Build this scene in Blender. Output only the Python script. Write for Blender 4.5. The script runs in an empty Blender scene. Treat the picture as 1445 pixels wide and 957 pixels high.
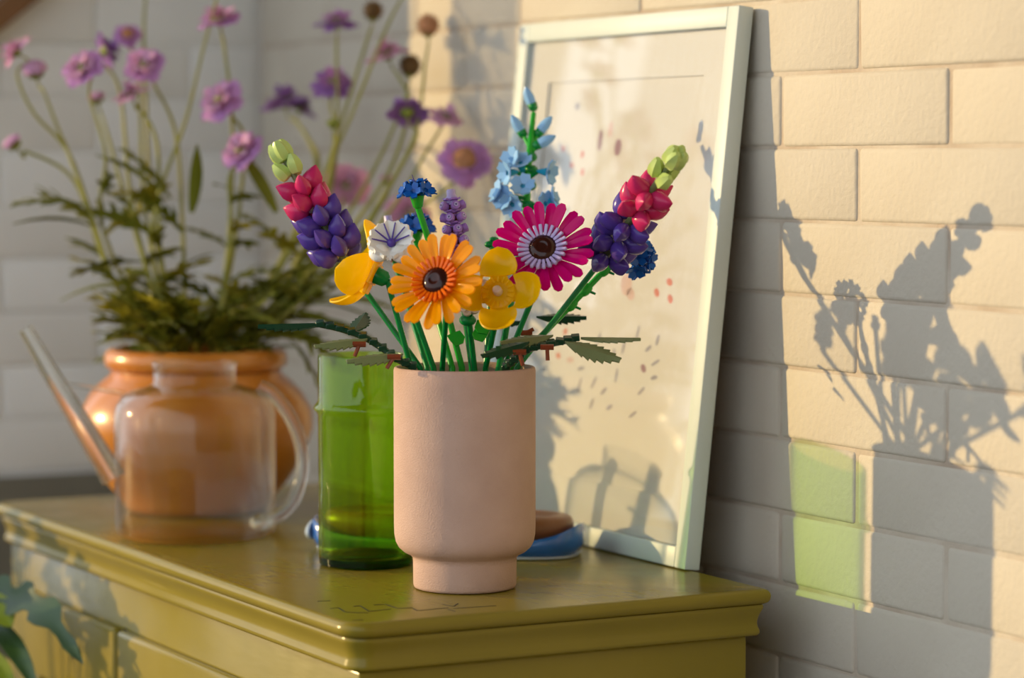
import bpy, bmesh, math, random
import numpy as np
from mathutils import Vector, Matrix, noise

random.seed(7)
PI = math.pi
S = bpy.context.scene
COL = S.collection

# ------------------------------------------------------------------ camera
FPX, CX, CY = 3973.0, 722.5, 478.5
YAW = math.atan2(2122, FPX)
PITCH = math.atan2(252, FPX)
FW = Vector((math.sin(YAW)*math.cos(PITCH), math.cos(YAW)*math.cos(PITCH), -math.sin(PITCH)))
RT = Vector((math.cos(YAW), -math.sin(YAW), 0))
UP = RT.cross(FW)
CAM = Vector((-1.16817, -2.27881, 0.39047))      # z = 0 is the dresser top
cam = bpy.data.cameras.new('camera')
cam.sensor_width = 36
cam.lens = FPX/1445*36
cam.clip_start = 0.05
cam.dof.use_dof = True
cam.dof.focus_distance = 2.56
cam.dof.aperture_fstop = 2.8
camo = bpy.data.objects.new('camera', cam)
COL.objects.link(camo)
camo.matrix_world = Matrix((RT, UP, -FW)).transposed().to_4x4()
camo.location = CAM
S.camera = camo

# ------------------------------------------------------------------ sky, sun, exposure
SUN_DIR = Vector((1, -0.93, -0.262)).normalized()
W = bpy.data.worlds.new('sky'); S.world = W
W.use_nodes = True
wt = W.node_tree
bg = wt.nodes['Background']
wg = wt.nodes.new('ShaderNodeTexCoord')
wsx = wt.nodes.new('ShaderNodeSeparateXYZ')
wrp = wt.nodes.new('ShaderNodeValToRGB')          # soft hazy sky: a little brighter and warmer near the horizon
wt.links.new(wg.outputs['Generated'], wsx.inputs[0])
wt.links.new(wsx.outputs['Z'], wrp.inputs[0])
wrp.color_ramp.elements[0].color = (0.89, 0.95, 1.0, 1)
wrp.color_ramp.elements[1].color = (0.72, 0.86, 1.0, 1)
wt.links.new(wrp.outputs[0], bg.inputs['Color'])
bg.inputs['Strength'].default_value = 1.5
sun = bpy.data.lights.new('sun', 'SUN')
sun.energy = 3.65
sun.color = (1.0, 0.71, 0.31)
sun.angle = math.radians(0.6)
suno = bpy.data.objects.new('sun', sun)
COL.objects.link(suno)
suno.rotation_mode = 'QUATERNION'
suno.rotation_quaternion = SUN_DIR.to_track_quat('-Z', 'Y')
suno.location = (-3, 3, 2)
S.view_settings.view_transform = 'Standard'
S.view_settings.look = 'None'
S.view_settings.gamma = 1
S.view_settings.exposure = 0.24
S.view_settings.use_curve_mapping = False
S.cycles.use_denoising = True
S.cycles.max_bounces = 12
S.cycles.transparent_max_bounces = 24
S.cycles.caustics_reflective = False
S.cycles.caustics_refractive = False

# ------------------------------------------------------------------ helpers
def ray(x, y):
    return FW + RT*((x-CX)/FPX) - UP*((y-CY)/FPX)
def at(x, y, d):                       # point at depth d along the view
    return CAM + ray(x, y)*d
def onx(x, y, X):
    r = ray(x, y); return CAM + r*((X-CAM.x)/r.x)
def onz(x, y, Z=0.0):
    r = ray(x, y); return CAM + r*((Z-CAM.z)/r.z)
def cd(r, u, t):                       # direction: right, up, towards the viewer
    return (RT*r + UP*u - FW*t).normalized()

WM = {}
def link(o, parent=None, M=None):
    COL.objects.link(o)
    M = M or Matrix.Identity(4)
    WM[o.name] = M
    if parent is not None:
        o.parent = parent
        o.matrix_basis = WM[parent.name].inverted() @ M
    else:
        o.matrix_basis = M
    return o
def tag(o, label=None, cat=None, group=None, kind=None):
    if label: o['label'] = label
    if cat: o['category'] = cat
    if group: o['group'] = group
    if kind: o['kind'] = kind
    return o
def thing(name, loc, label, cat, group=None):
    o = bpy.data.objects.new(name, None)
    o.empty_display_size = 0.02
    link(o, None, Matrix.Translation(Vector(loc)))
    return tag(o, label, cat, group)

class MB:
    def __init__(s): s.v = []; s.f = []; s.m = []
    def add(s, vs, fs, mi=0, M=None):
        b = len(s.v)
        s.v += [(M @ Vector(v)) if M is not None else Vector(v) for v in vs]
        s.f += [tuple(b+i for i in f) for f in fs]
        s.m += [mi]*len(fs)
        return s
    def join(s, o, M=None, mi=None):
        b = len(s.v)
        s.v += [(M @ v) if M is not None else v.copy() for v in o.v]
        s.f += [tuple(b+i for i in f) for f in o.f]
        s.m += [mi if mi is not None else k for k in o.m]
        return s
    def box(s, lo, hi, mi=0, M=None, bev=0.0, seg=1):
        bm = bmesh.new()
        bmesh.ops.create_cube(bm, size=1.0)
        for v in bm.verts:
            v.co = Vector([(lo[i]+hi[i])/2 + v.co[i]*(hi[i]-lo[i]) for i in range(3)])
        if bev > 0:
            bmesh.ops.bevel(bm, geom=list(bm.edges), offset=bev, segments=seg, affect='EDGES', profile=0.5)
        bm.verts.index_update()
        s.add([v.co.copy() for v in bm.verts], [[v.index for v in f.verts] for f in bm.faces], mi, M)
        bm.free(); return s
    def rings(s, rings, mi=0, cap0=True, cap1=True, M=None, closed=True):
        n = len(rings[0]); vs = []; fs = []
        for r in rings: vs += list(r)
        for k in range(len(rings)-1):
            for i in range(n if closed else n-1):
                j = (i+1) % n
                fs.append((k*n+i, k*n+j, (k+1)*n+j, (k+1)*n+i))
        if cap0: fs.append(tuple(range(n-1, -1, -1)))
        if cap1: b = (len(rings)-1)*n; fs.append(tuple(range(b, b+n)))
        return s.add(vs, fs, mi, M)
    def lathe(s, prof, n=48, mi=0, M=None, cap0=True, cap1=True):
        rs = [[Vector((r*math.cos(2*PI*i/n), r*math.sin(2*PI*i/n), z)) for i in range(n)] for r, z in prof]
        return s.rings(rs, mi, cap0, cap1, M)
    def tube(s, pts, rad, n=8, mi=0, cap=True):
        pts = [Vector(p) for p in pts]
        if not hasattr(rad, '__len__'): rad = [rad]*len(pts)
        T = []
        for i in range(len(pts)):
            a = pts[max(i-1, 0)]; b = pts[min(i+1, len(pts)-1)]
            T.append((b-a).normalized())
        x = T[0].orthogonal().normalized()
        rs = []
        for p, t, r in zip(pts, T, rad):
            x = (x - t*x.dot(t)).normalized(); y = t.cross(x)
            rs.append([p + (x*math.cos(2*PI*i/n)+y*math.sin(2*PI*i/n))*r for i in range(n)])
        return s.rings(rs, mi, cap, cap)
    def ball(s, c, r, nu=10, nv=7, mi=0, M=None, sc=(1, 1, 1)):
        rs = []
        for k in range(1, nv):
            a = -PI/2 + PI*k/nv
            rs.append([Vector((c[0]+r*sc[0]*math.cos(a)*math.cos(2*PI*i/nu), c[1]+r*sc[1]*math.cos(a)*math.sin(2*PI*i/nu), c[2]+r*sc[2]*math.sin(a))) for i in range(nu)])
        return s.rings(rs, mi, True, True, M)
    def shell(s, grid, th, mi=0, M=None):
        """closed thin solid from a grid of points [i][j]"""
        nu, nv = len(grid), len(grid[0])
        nr = []
        for i in range(nu):
            row = []
            for j in range(nv):
                a = grid[min(i+1, nu-1)][j]-grid[max(i-1, 0)][j]
                b = grid[i][min(j+1, nv-1)]-grid[i][max(j-1, 0)]
                n = a.cross(b)
                row.append(n.normalized() if n.length > 1e-12 else Vector((0, 0, 1)))
            nr.append(row)
        vs = [grid[i][j]+nr[i][j]*th/2 for i in range(nu) for j in range(nv)]
        vs += [grid[i][j]-nr[i][j]*th/2 for i in range(nu) for j in range(nv)]
        N = nu*nv; fs = []
        ix = lambda i, j: i*nv+j
        for i in range(nu-1):
            for j in range(nv-1):
                fs.append((ix(i, j), ix(i+1, j), ix(i+1, j+1), ix(i, j+1)))
                fs.append((N+ix(i, j), N+ix(i, j+1), N+ix(i+1, j+1), N+ix(i+1, j)))
        bd = [(i, 0) for i in range(nu)]+[(nu-1, j) for j in range(1, nv)]+[(i, nv-1) for i in range(nu-2, -1, -1)]+[(0, j) for j in range(nv-2, 0, -1)]
        for k in range(len(bd)):
            a = ix(*bd[k]); b = ix(*bd[(k+1) % len(bd)])
            fs.append((b, a, N+a, N+b))
        return s.add(vs, fs, mi, M)
    def poly(s, outline, th, mi=0, M=None, z=0.0):
        """flat outline (x, y) made into a plate"""
        n = len(outline)
        vs = [(x, y, z+th/2) for x, y in outline]+[(x, y, z-th/2) for x, y in outline]
        fs = [tuple(range(n)), tuple(range(2*n-1, n-1, -1))]
        fs += [(i, n+i, n+(i+1) % n, (i+1) % n) for i in range(n)]
        return s.add(vs, fs, mi, M)
    def mesh(s, name, mats, angle=40, origin=None, smooth=True):
        if not isinstance(mats, (list, tuple)): mats = [mats]
        me = bpy.data.meshes.new(name)
        o = origin if origin is not None else Vector((0, 0, 0))
        me.from_pydata([tuple(v-o) for v in s.v], [], s.f)
        for m in mats: me.materials.append(m)
        if len(mats) > 1: me.polygons.foreach_set('material_index', s.m)
        bm = bmesh.new(); bm.from_mesh(me)
        bmesh.ops.recalc_face_normals(bm, faces=bm.faces); bm.to_mesh(me); bm.free()
        if smooth:
            me.shade_smooth(); me.set_sharp_from_angle(angle=math.radians(angle))
        me.update()
        return me
    def build(s, name, mats, parent=None, angle=40, smooth=True):
        """verts are world coordinates; the origin goes to the middle of the shape"""
        lo = Vector([min(v[i] for v in s.v) for i in range(3)]); hi = Vector([max(v[i] for v in s.v) for i in range(3)])
        c = (lo+hi)/2
        me = s.mesh(name, mats, angle, c, smooth)
        return link(bpy.data.objects.new(name, me), parent, Matrix.Translation(c))
def inst(name, me, parent, M):
    return link(bpy.data.objects.new(name, me), parent, M)
def frame(loc, zax, xhint=None):
    z = Vector(zax).normalized()
    x = Vector(xhint) if xhint is not None else RT
    x = x - z*x.dot(z)
    if x.length < 1e-4: x = z.orthogonal()
    x.normalize(); y = z.cross(x)
    M = Matrix((x, y, z)).transposed().to_4x4(); M.translation = Vector(loc)
    return M
def spline(pts, n=24):
    pts = [Vector(p) for p in pts]
    if len(pts) == 2: return [pts[0].lerp(pts[1], i/n) for i in range(n+1)]
    P = [pts[0]*2-pts[1]]+pts+[pts[-1]*2-pts[-2]]
    out = []; seg = len(pts)-1; per = max(2, n//seg)
    for k in range(seg):
        a, b, c, d = P[k:k+4]
        for i in range(per):
            t = i/per
            out.append(0.5*((2*b)+(c-a)*t+(2*a-5*b+4*c-d)*t*t+(3*b-a-3*c+d)*t**3))
    out.append(pts[-1])
    return out
TX = lambda a, ax: Matrix.Rotation(a, 4, ax)
TR = lambda *v: Matrix.Translation(Vector(v))
SC = lambda k: Matrix.Scale(k, 4)

# ------------------------------------------------------------------ materials
def mat(name, col, rough=0.5, spec=0.5, var=0.0, vscale=8.0, bump=0.0, bscale=60.0, trans=0.0, coat=0.0, sss=0.0, col2=None, bdist=0.002, detail=4):
    m = bpy.data.materials.new(name); m.use_nodes = True
    nt = m.node_tree; N = nt.nodes; L = nt.links
    p = N['Principled BSDF']; out = N['Material Output']
    p.inputs['Base Color'].default_value = (*col, 1)
    p.inputs['Roughness'].default_value = rough
    p.inputs['Specular IOR Level'].default_value = spec
    p.inputs['Coat Weight'].default_value = coat
    p.inputs['Coat Roughness'].default_value = 0.12
    tc = N.new('ShaderNodeTexCoord')
    if var > 0 or col2:
        nz = N.new('ShaderNodeTexNoise'); nz.inputs['Scale'].default_value = vscale; nz.inputs['Detail'].default_value = detail
        L.new(tc.outputs['Object'], nz.inputs['Vector'])
        rp = N.new('ShaderNodeValToRGB')
        c2 = col2 or tuple(c*(1-var) for c in col); c1 = col if col2 else tuple(min(1, c*(1+var*0.6)) for c in col)
        rp.color_ramp.elements[0].color = (*c2, 1); rp.color_ramp.elements[1].color = (*c1, 1)
        rp.color_ramp.elements[0].position = 0.32; rp.color_ramp.elements[1].position = 0.68
        L.new(nz.outputs['Fac'], rp.inputs[0]); L.new(rp.outputs[0], p.inputs['Base Color'])
    if bump > 0:
        nb = N.new('ShaderNodeTexNoise'); nb.inputs['Scale'].default_value = bscale; nb.inputs['Detail'].default_value = 5
        L.new(tc.outputs['Object'], nb.inputs['Vector'])
        b = N.new('ShaderNodeBump'); b.inputs['Strength'].default_value = bump; b.inputs['Distance'].default_value = bdist
        L.new(nb.outputs['Fac'], b.inputs['Height']); L.new(b.outputs[0], p.inputs['Normal'])
    if trans > 0:
        t = N.new('ShaderNodeBsdfTranslucent'); t.inputs['Color'].default_value = (*col, 1)
        mx = N.new('ShaderNodeMixShader'); mx.inputs[0].default_value = trans
        L.new(p.outputs[0], mx.inputs[1]); L.new(t.outputs[0], mx.inputs[2]); L.new(mx.outputs[0], out.inputs[0])
    return m
def glass(name, tint, rough=0.02, ior=1.45, refl=1.0, solid=0.0):
    """thin-walled glass: tinted straight transmission with a Fresnel reflection"""
    m = bpy.data.materials.new(name); m.use_nodes = True
    nt = m.node_tree; N = nt.nodes; L = nt.links
    N.remove(N['Principled BSDF']); out = N['Material Output']
    t = N.new('ShaderNodeBsdfTransparent'); t.inputs[0].default_value = (*tint, 1)
    g = N.new('ShaderNodeBsdfGlossy'); g.inputs['Roughness'].default_value = rough
    g.inputs['Color'].default_value = (refl, refl, refl, 1)
    lw = N.new('ShaderNodeLayerWeight'); lw.inputs['Blend'].default_value = 0.5
    pw = N.new('ShaderNodeMath'); pw.operation = 'POWER'; pw.inputs[1].default_value = 4.2
    L.new(lw.outputs['Facing'], pw.inputs[0])
    f0 = ((ior-1)/(ior+1))**2
    fr = N.new('ShaderNodeMath'); fr.operation = 'MULTIPLY_ADD'; fr.inputs[1].default_value = 0.9-f0; fr.inputs[2].default_value = f0
    L.new(pw.outputs[0], fr.inputs[0])
    mx = N.new('ShaderNodeMixShader')
    L.new(fr.outputs[0], mx.inputs[0]); L.new(t.outputs[0], mx.inputs[1]); L.new(g.outputs[0], mx.inputs[2])
    last = mx
    if solid > 0:                       # part of the light bends through the wall
        gl = N.new('ShaderNodeBsdfGlass'); gl.inputs['IOR'].default_value = 1.45; gl.inputs['Roughness'].default_value = 0.0
        gl.inputs['Color'].default_value = (*tint, 1)
        m2 = N.new('ShaderNodeMixShader'); m2.inputs[0].default_value = solid
        L.new(mx.outputs[0], m2.inputs[1]); L.new(gl.outputs[0], m2.inputs[2]); last = m2
    L.new(last.outputs[0], out.inputs[0])
    return m
M = {}
M['cream'] = mat('cream_brick_paint', (0.590, 0.536, 0.448), 0.85, 0.2, col2=(0.555, 0.50, 0.416), vscale=9, bump=0.6, bscale=150, bdist=0.0018)
M['mortar'] = mat('cream_mortar', (0.585, 0.52, 0.43), 0.9, 0.2, col2=(0.44, 0.35, 0.27), vscale=14, bump=0.6, bscale=180)
M['greywall'] = mat('grey_brick_paint', (0.80, 0.81, 0.80), 0.85, 0.2, col2=(0.75, 0.76, 0.75), vscale=7, bump=0.5, bscale=90)
M['greymortar'] = mat('grey_mortar', (0.71, 0.72, 0.71), 0.9, 0.2, var=0.1, bump=0.4, bscale=120)
M['dado'] = mat('dark_grey_paint', (0.18, 0.175, 0.145), 0.5, 0.4, var=0.1, bump=0.1)
M['floor'] = mat('brown_floor', (0.06, 0.052, 0.045), 0.6, 0.3, var=0.2, vscale=3, bump=0.2, bscale=20)
M['brownwood'] = mat('brown_wood', (0.20, 0.10, 0.045), 0.5, 0.3, var=0.25, vscale=12, bump=0.2)

def olive_mat():
    m = mat('olive_gloss_paint', (0.235, 0.180, 0.020), 0.24, 0.22, col2=(0.20, 0.156, 0.016), vscale=5, coat=0.0)
    nt = m.node_tree; N = nt.nodes; L = nt.links; p = N['Principled BSDF']
    tc = N.new('ShaderNodeTexCoord')
    mp = N.new('ShaderNodeMapping'); mp.inputs['Scale'].default_value = (60, 14, 60)
    L.new(tc.outputs['Object'], mp.inputs['Vector'])
    n1 = N.new('ShaderNodeTexNoise'); n1.inputs['Scale'].default_value = 1.6; n1.inputs['Detail'].default_value = 5
    L.new(mp.outputs[0], n1.inputs['Vector'])
    b = N.new('ShaderNodeBump'); b.inputs['Strength'].default_value = 0.16; b.inputs['Distance'].default_value = 0.0012
    L.new(n1.outputs['Fac'], b.inputs['Height']); L.new(b.outputs[0], p.inputs['Normal'])
    n2 = N.new('ShaderNodeTexNoise'); n2.inputs['Scale'].default_value = 22
    L.new(tc.outputs['Object'], n2.inputs['Vector'])
    r = N.new('ShaderNodeMapRange'); r.inputs['To Min'].default_value = 0.16; r.inputs['To Max'].default_value = 0.30
    L.new(n2.outputs['Fac'], r.inputs['Value']); L.new(r.outputs[0], p.inputs['Roughness'])
    return m
M['olive'] = olive_mat()
M['black'] = mat('dark_gap', (0.012, 0.011, 0.008), 0.6, 0.2, var=0.1)
M['frame'] = mat('pale_frame_paint', (0.57, 0.64, 0.625), 0.45, 0.4, var=0.05, bump=0.1, bscale=80)
M['mat'] = mat('cream_mat_board', (0.66, 0.64, 0.585), 0.9, 0.1, var=0.02, bump=0.05)
M['paper'] = mat('print_paper', (0.645, 0.62, 0.56), 0.9, 0.1, var=0.03, bump=0.05)
M['ink_red'] = mat('faded_red_ink', (0.629, 0.221, 0.153), 0.9, 0.1, var=0.15)
M['ink_pink'] = mat('faded_pink_ink', (0.646, 0.476, 0.425), 0.9, 0.1, var=0.15)
M['ink_plum'] = mat('faded_plum_ink', (0.357, 0.238, 0.272), 0.9, 0.1, var=0.15)
M['ink_blue'] = mat('faded_slate_ink', (0.374, 0.357, 0.391), 0.9, 0.1, var=0.15)
M['pane'] = glass('picture_glass', (0.985, 0.985, 0.985), 0.03, 1.35)
M['clay'] = mat('pinkish_clay', (0.535, 0.365, 0.295), 0.85, 0.15, col2=(0.49, 0.33, 0.265), vscale=30, bump=0.6, bscale=700, bdist=0.0011)
M['greenglass'] = glass('green_glass', (0.81, 0.955, 0.34), 0.04, 1.45)
M['greenbase'] = glass('dark_green_glass', (0.10, 0.34, 0.06), 0.03, 1.5, solid=0.4)
M['clearglass'] = glass('clear_glass', (0.985, 0.985, 0.975), 0.03, 1.22, solid=0.05)
M['rodglass'] = glass('clear_rod_glass', (0.98, 0.98, 0.965), 0.05, 1.5, solid=0.45)
M['terracotta'] = mat('glazed_terracotta', (0.66, 0.25, 0.030), 0.28, 0.4, col2=(0.50, 0.165, 0.022), vscale=9, bump=0.08, bscale=40, coat=0.3)
M['soil'] = mat('dark_soil', (0.05, 0.03, 0.018), 0.95, 0.1, var=0.4, vscale=60, bump=0.8, bscale=120)
M['bluegl'] = mat('blue_glaze', (0.02, 0.13, 0.46), 0.2, 0.5, var=0.25, vscale=25, coat=0.4)
M['whitegl'] = mat('white_glaze', (0.62, 0.70, 0.78), 0.25, 0.5, var=0.1)
M['brownblock'] = mat('brown_lacquered_wood', (0.22, 0.085, 0.03), 0.35, 0.5, var=0.3, vscale=18)
# living plants
M['stem'] = mat('plant_stem', (0.44, 0.41, 0.09), 0.55, 0.3, col2=(0.26, 0.27, 0.06), vscale=10, trans=0.2)
M['leaf'] = mat('plant_leaf', (0.29, 0.28, 0.020), 0.5, 0.3, col2=(0.12, 0.145, 0.012), vscale=14, trans=0.3)
M['leaf2'] = mat('plant_leaf_yellow', (0.48, 0.42, 0.03), 0.5, 0.35, var=0.3, vscale=14, trans=0.4)
M['lilac'] = mat('lilac_petal', (0.74, 0.42, 0.74), 0.6, 0.2, col2=(0.62, 0.33, 0.70), vscale=40, trans=0.5)
M['lilac2'] = mat('violet_petal', (0.46, 0.23, 0.62), 0.6, 0.2, var=0.2, vscale=40, trans=0.4)
M['pinkp'] = mat('pink_petal', (0.84, 0.52, 0.74), 0.6, 0.2, var=0.15, vscale=40, trans=0.4)
M['seed'] = mat('brown_seed_head', (0.16, 0.09, 0.035), 0.8, 0.2, var=0.4, vscale=90, bump=0.4, bscale=300)
M['tan'] = mat('tan_flower_centre', (0.50, 0.24, 0.12), 0.8, 0.2, var=0.3, vscale=90)
M['calyx'] = mat('green_calyx', (0.26, 0.30, 0.05), 0.6, 0.2, var=0.2)
M['bigleaf'] = mat('glossy_dark_leaf', (0.035, 0.085, 0.012), 0.35, 0.5, col2=(0.02, 0.05, 0.008), vscale=10, trans=0.18)
M['sunleaf'] = mat('sunlit_leaf', (0.30, 0.36, 0.02), 0.4, 0.4, var=0.2, vscale=10, trans=0.35)  # lighter copy of the leaf colour, paints in sun falling on the leaf
# plastic bricks
def plastic(n, c, trans=0.0, rough=0.22, var=0.05): return mat(n, c, rough, 0.30, var=var, vscale=30, trans=trans)
M['pgreen'] = plastic('green_plastic', (0.005, 0.22, 0.045))
M['pbright'] = plastic('bright_green_plastic', (0.02, 0.36, 0.03))
M['pdark'] = plastic('dark_green_plastic', (0.012, 0.05, 0.024))
M['psand'] = plastic('olive_green_plastic', (0.17, 0.205, 0.085), rough=0.4)
M['pbrown'] = plastic('reddish_brown_plastic', (0.20, 0.045, 0.018))
M['orange'] = plastic('orange_plastic', (1.0, 0.53, 0.002), 0.58)
M['dorange'] = plastic('dark_orange_plastic', (0.88, 0.17, 0.004), 0.25)
M['choc'] = plastic('chocolate_plastic', (0.035, 0.009, 0.006), rough=0.12)
M['magenta'] = plastic('magenta_plastic', (0.80, 0.004, 0.30), 0.52)
M['lavp'] = plastic('lavender_plastic', (0.52, 0.44, 0.78), 0.1)
M['medlav'] = plastic('medium_lavender_plastic', (0.38, 0.20, 0.62), 0.1)
M['purple'] = plastic('dark_purple_plastic', (0.085, 0.045, 0.30), 0.0)
M['coral'] = plastic('deep_pink_plastic', (0.56, 0.025, 0.13), 0.05)
M['lime'] = plastic('yellowish_green_plastic', (0.56, 0.70, 0.22), 0.2)
M['yellow'] = plastic('yellow_plastic', (1.0, 0.74, 0.003), 0.52)
M['white'] = plastic('white_plastic', (0.86, 0.84, 0.78), 0.1)
M['creamp'] = plastic('cream_plastic', (0.72, 0.60, 0.48), 0.1)
M['blue'] = plastic('blue_plastic', (0.006, 0.10, 0.46), 0.05)
M['lblue'] = plastic('light_blue_plastic', (0.30, 0.56, 0.88), 0.15)
M['azure'] = plastic('azure_plastic', (0.02, 0.36, 0.58), 0.15)

# ================================================================== SETTING
XW, YB, ZF, ZT = 0.31, 1.20, -0.88, 1.84
def setting(name, mb, m, parent=None, **k):
    o = mb.build(name, m, parent, **k)
    if parent is None: o['kind'] = 'structure'
    return o
setting('floor', MB().box((-12, -12, ZF-0.05), (1.0, 12, ZF)), M['floor'])
wr = setting('wall_right', MB().box((XW+0.0020, -3.715, ZF), (XW+0.12, YB+0.12, ZT+0.16)), M['mortar'])
wb = setting('wall_back', MB().box((-0.18, YB+0.0026, ZF), (XW+0.0024, YB+0.12, ZT)), M['greymortar'])
# bricks: running bond, 0.26 m long, 0.069 m courses
def brick_mesh(name, lx, m, seed):
    bm = bmesh.new(); bmesh.ops.create_cube(bm, size=1.0)
    for v in bm.verts: v.co = Vector((v.co.x*0.024, v.co.y*(lx-0.003), v.co.z*0.0672))
    bmesh.ops.bevel(bm, geom=list(bm.edges), offset=0.0045, segments=3, affect='EDGES', profile=0.5)
    rr = random.Random(seed)
    off = Vector((rr.uniform(-9, 9), rr.uniform(-9, 9), rr.uniform(-9, 9)))
    for v in bm.verts:
        n = noise.noise_vector(v.co*9+off)
        v.co += Vector((n.x*0.0012, n.y*0.002, n.z*0.0016))
    me = bpy.data.meshes.new(name); bm.to_mesh(me); bm.free()
    me.materials.append(m); me.shade_smooth()
    return me
BR = {}
def brick(parent, lx, side, c, k):
    key = (round(lx, 3), side, k)
    if key not in BR:
        BR[key] = brick_mesh('brick', lx, M['cream'] if side == 'r' else M['greywall'], int(lx*1000)+7*k+(500 if side == 'b' else 0))
    Mx = TR(*c)
    if side == 'b': Mx = Mx @ TX(-PI/2, 'Z')
    inst('brick', BR[key], parent, Mx)
LB, HB, Z0 = 0.26, 0.069, -0.0115
for k in range(-12, 18):
    zc = Z0+HB*(k+0.5)
    y0 = -0.05 if k % 2 == 0 else -0.175
    j = -6
    while True:
        a, b = y0+LB*j, y0+LB*(j+1); j += 1
        if a >= YB: break
        a, b = max(a, -1.5), min(b, YB)
        if b-a < 0.03: continue
        brick(wr, b-a, 'r', (XW+0.0125+random.uniform(-.0012, .0004), (a+b)/2, zc), random.randrange(4))
    x0 = -0.18 if k % 2 == 0 else -0.05
    xs = [-0.18]+[x for x in (x0+LB*i for i in range(1, 4)) if -0.18 < x < XW-0.02]+[XW-0.003]
    if k % 2: xs = [-0.18, -0.05, 0.21, XW-0.003]
    for a, b in zip(xs[:-1], xs[1:]):
        if b-a > 0.02: brick(wb, b-a, 'b', ((a+b)/2, YB+0.012, zc), random.randrange(3))
setting('baseboard_back', MB().box((-0.18, YB-0.012, ZF), (XW-0.004, YB-0.0005, -0.014), bev=0.002), M['dado'])
# added shading slats and lintel of the opening that lets the low sun in, beyond the end of the back wall
scr = setting('added_sun_screen', MB().box((-0.490, YB+0.012, 1.30), (-0.314, YB+0.016, 1.33)), M['brownwood'])     # unseen slatted screen added to thin the sun strip: top rail and slats
screen_slat = MB().box((-0.003, -0.002, (ZF-ZT)/2), (0.003, 0.002, (ZT-ZF)/2)).mesh('screen_slat', M['brownwood'], smooth=False)
for i in range(12):
    inst('screen_slat', screen_slat, scr, TR(-0.320-0.0145*i, YB+0.0182, (ZF+ZT)/2))
setting('trim_2', MB().box((-2.6, YB+0.0, ZT), (XW-0.0005, YB+0.14, ZT+0.16), bev=0.004), M['brownwood'])

# roof and wall behind the viewer, unseen, added to cut sky light from the front
M['blocker_wood'] = mat('dark_blocker_boards', (0.16, 0.115, 0.075), 0.7, 0.2, var=0.2, vscale=6)
M['blocker_plaster'] = mat('taupe_plaster', (0.36, 0.34, 0.31), 0.9, 0.2, var=0.1, vscale=2)
setting('blocker_roof', MB().box((-1.75, -3.72, ZT+0.162), (XW+0.12, YB+0.14, ZT+0.24)), M['blocker_wood'])
setting('blocker_wall', MB().box((-1.75, -3.84, ZF), (XW+0.12, -3.72, ZT+0.16)), M['blocker_plaster'])

# wooden brace at the upper end of the back wall
br = MB()
p0, p1 = onx(0, 0, -0.047), None
br.tube([(-0.175, YB-0.022, 0.480), (0.09, YB-0.022, 0.692)], 0.020, n=4)
o = br.build('wooden_brace', M['brownwood']); tag(o, 'dark brown wooden brace fixed across the grey brick wall', 'brace')

# ================================================================== DRESSER
DX0, DX1, DY0, DY1 = -0.183, 0.243, -0.142, 0.835
dr = thing('dresser', (0.03, 0.35, ZF), 'olive green painted wooden dresser with moulded top against the cream wall', 'dresser')
def outline(ins, rad=0.026):
    x0, x1, y0, y1 = DX0+ins, DX1-0.0*ins, DY0+ins, DY1-ins
    x1 = DX1 - ins*0.85
    r = max(rad-ins*0.6, 0.008); pts = []
    for (cx, cy, a0) in ((x0+r, y0+r, PI), (x1-0.004, y0+0.004, 1.5*PI), (x1-0.004, y1-0.004, 0), (x0+r, y1-r, 0.5*PI)):
        rr = r if cx < 0 else 0.004
        for i in range(9):
            a = a0+PI/2*i/8
            pts.append((cx+rr*math.cos(a), cy+rr*math.sin(a)))
    return pts
def prof_sweep(prof):
    mb = MB()
    mb.rings([[Vector((x, y, z)) for x, y in outline(i)] for i, z in prof])
    return mb
prof_sweep([(0.0075, 0.0), (0.0045, -0.0003), (0.0020, -0.0016), (0.0006, -0.0036), (0, -0.0064), (0.0004, -0.0095), (0.002, -0.0122), (0.005, -0.0138), (0.009, -0.0142)]).build('top', M['olive'], dr, angle=50)
prof_sweep([(0.009, -0.0142), (0.0062, -0.0146), (0.0055, -0.0165), (0.0058, -0.0185), (0.0072, -0.0215), (0.0090, -0.026), (0.0100, -0.0305), (0.0098, -0.0345), (0.0082, -0.0385), (0.0080, -0.0410), (0.0095, -0.0432), (0.014, -0.0440), (0.02, -0.0442)]).build('moulding', M['olive'], dr, angle=50)
bx0, bx1, by0, by1 = DX0+0.018, DX1-0.016, DY0+0.018, DY1-0.018
b = MB().box((bx0, by0, ZF+0.08), (bx1, by1, -0.0443), bev=0.003, seg=2); b.build('carcass', M['olive'], dr)
for (x, y) in ((bx0+.03, by0+.03), (bx1-.03, by0+.03), (bx0+.03, by1-.03), (bx1-.03, by1-.03)):
    MB().box((x-.025, y-.025, ZF), (x+.025, y+.025, ZF+0.0799), bev=0.003).build('foot', M['olive'], dr)
# drawer fronts standing proud of the front
for row, (zt, zb) in enumerate(((-0.0905, -0.27), (-0.285, -0.52), (-0.535, -0.775))):
    for (y0, y1) in ((0.4475, 0.80), (-0.085, 0.4375)):
        mb = MB().box((bx0-0.0125, y0, zb), (bx0-0.0002, y1, zt), bev=0.005, seg=3)
        d = mb.build('drawer', M['olive'], dr, angle=60)
        for yy in ((y0+y1)/2,):
            kb = MB().lathe([(0.007, 0), (0.006, 0.008), (0.013, 0.016), (0.015, 0.022), (0.011, 0.027), (0.003, 0.029)], 20, M=frame((bx0-0.0122, yy, (zt+zb)/2), (-1, 0, 0), (0, 1, 0)))
            kb.build('knob', M['olive'], d)
MB().box((bx0-0.0006, 0.438, -0.80), (bx0+0.001, 0.447, -0.0905)).build('drawer_gap', M['black'], dr)
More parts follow.
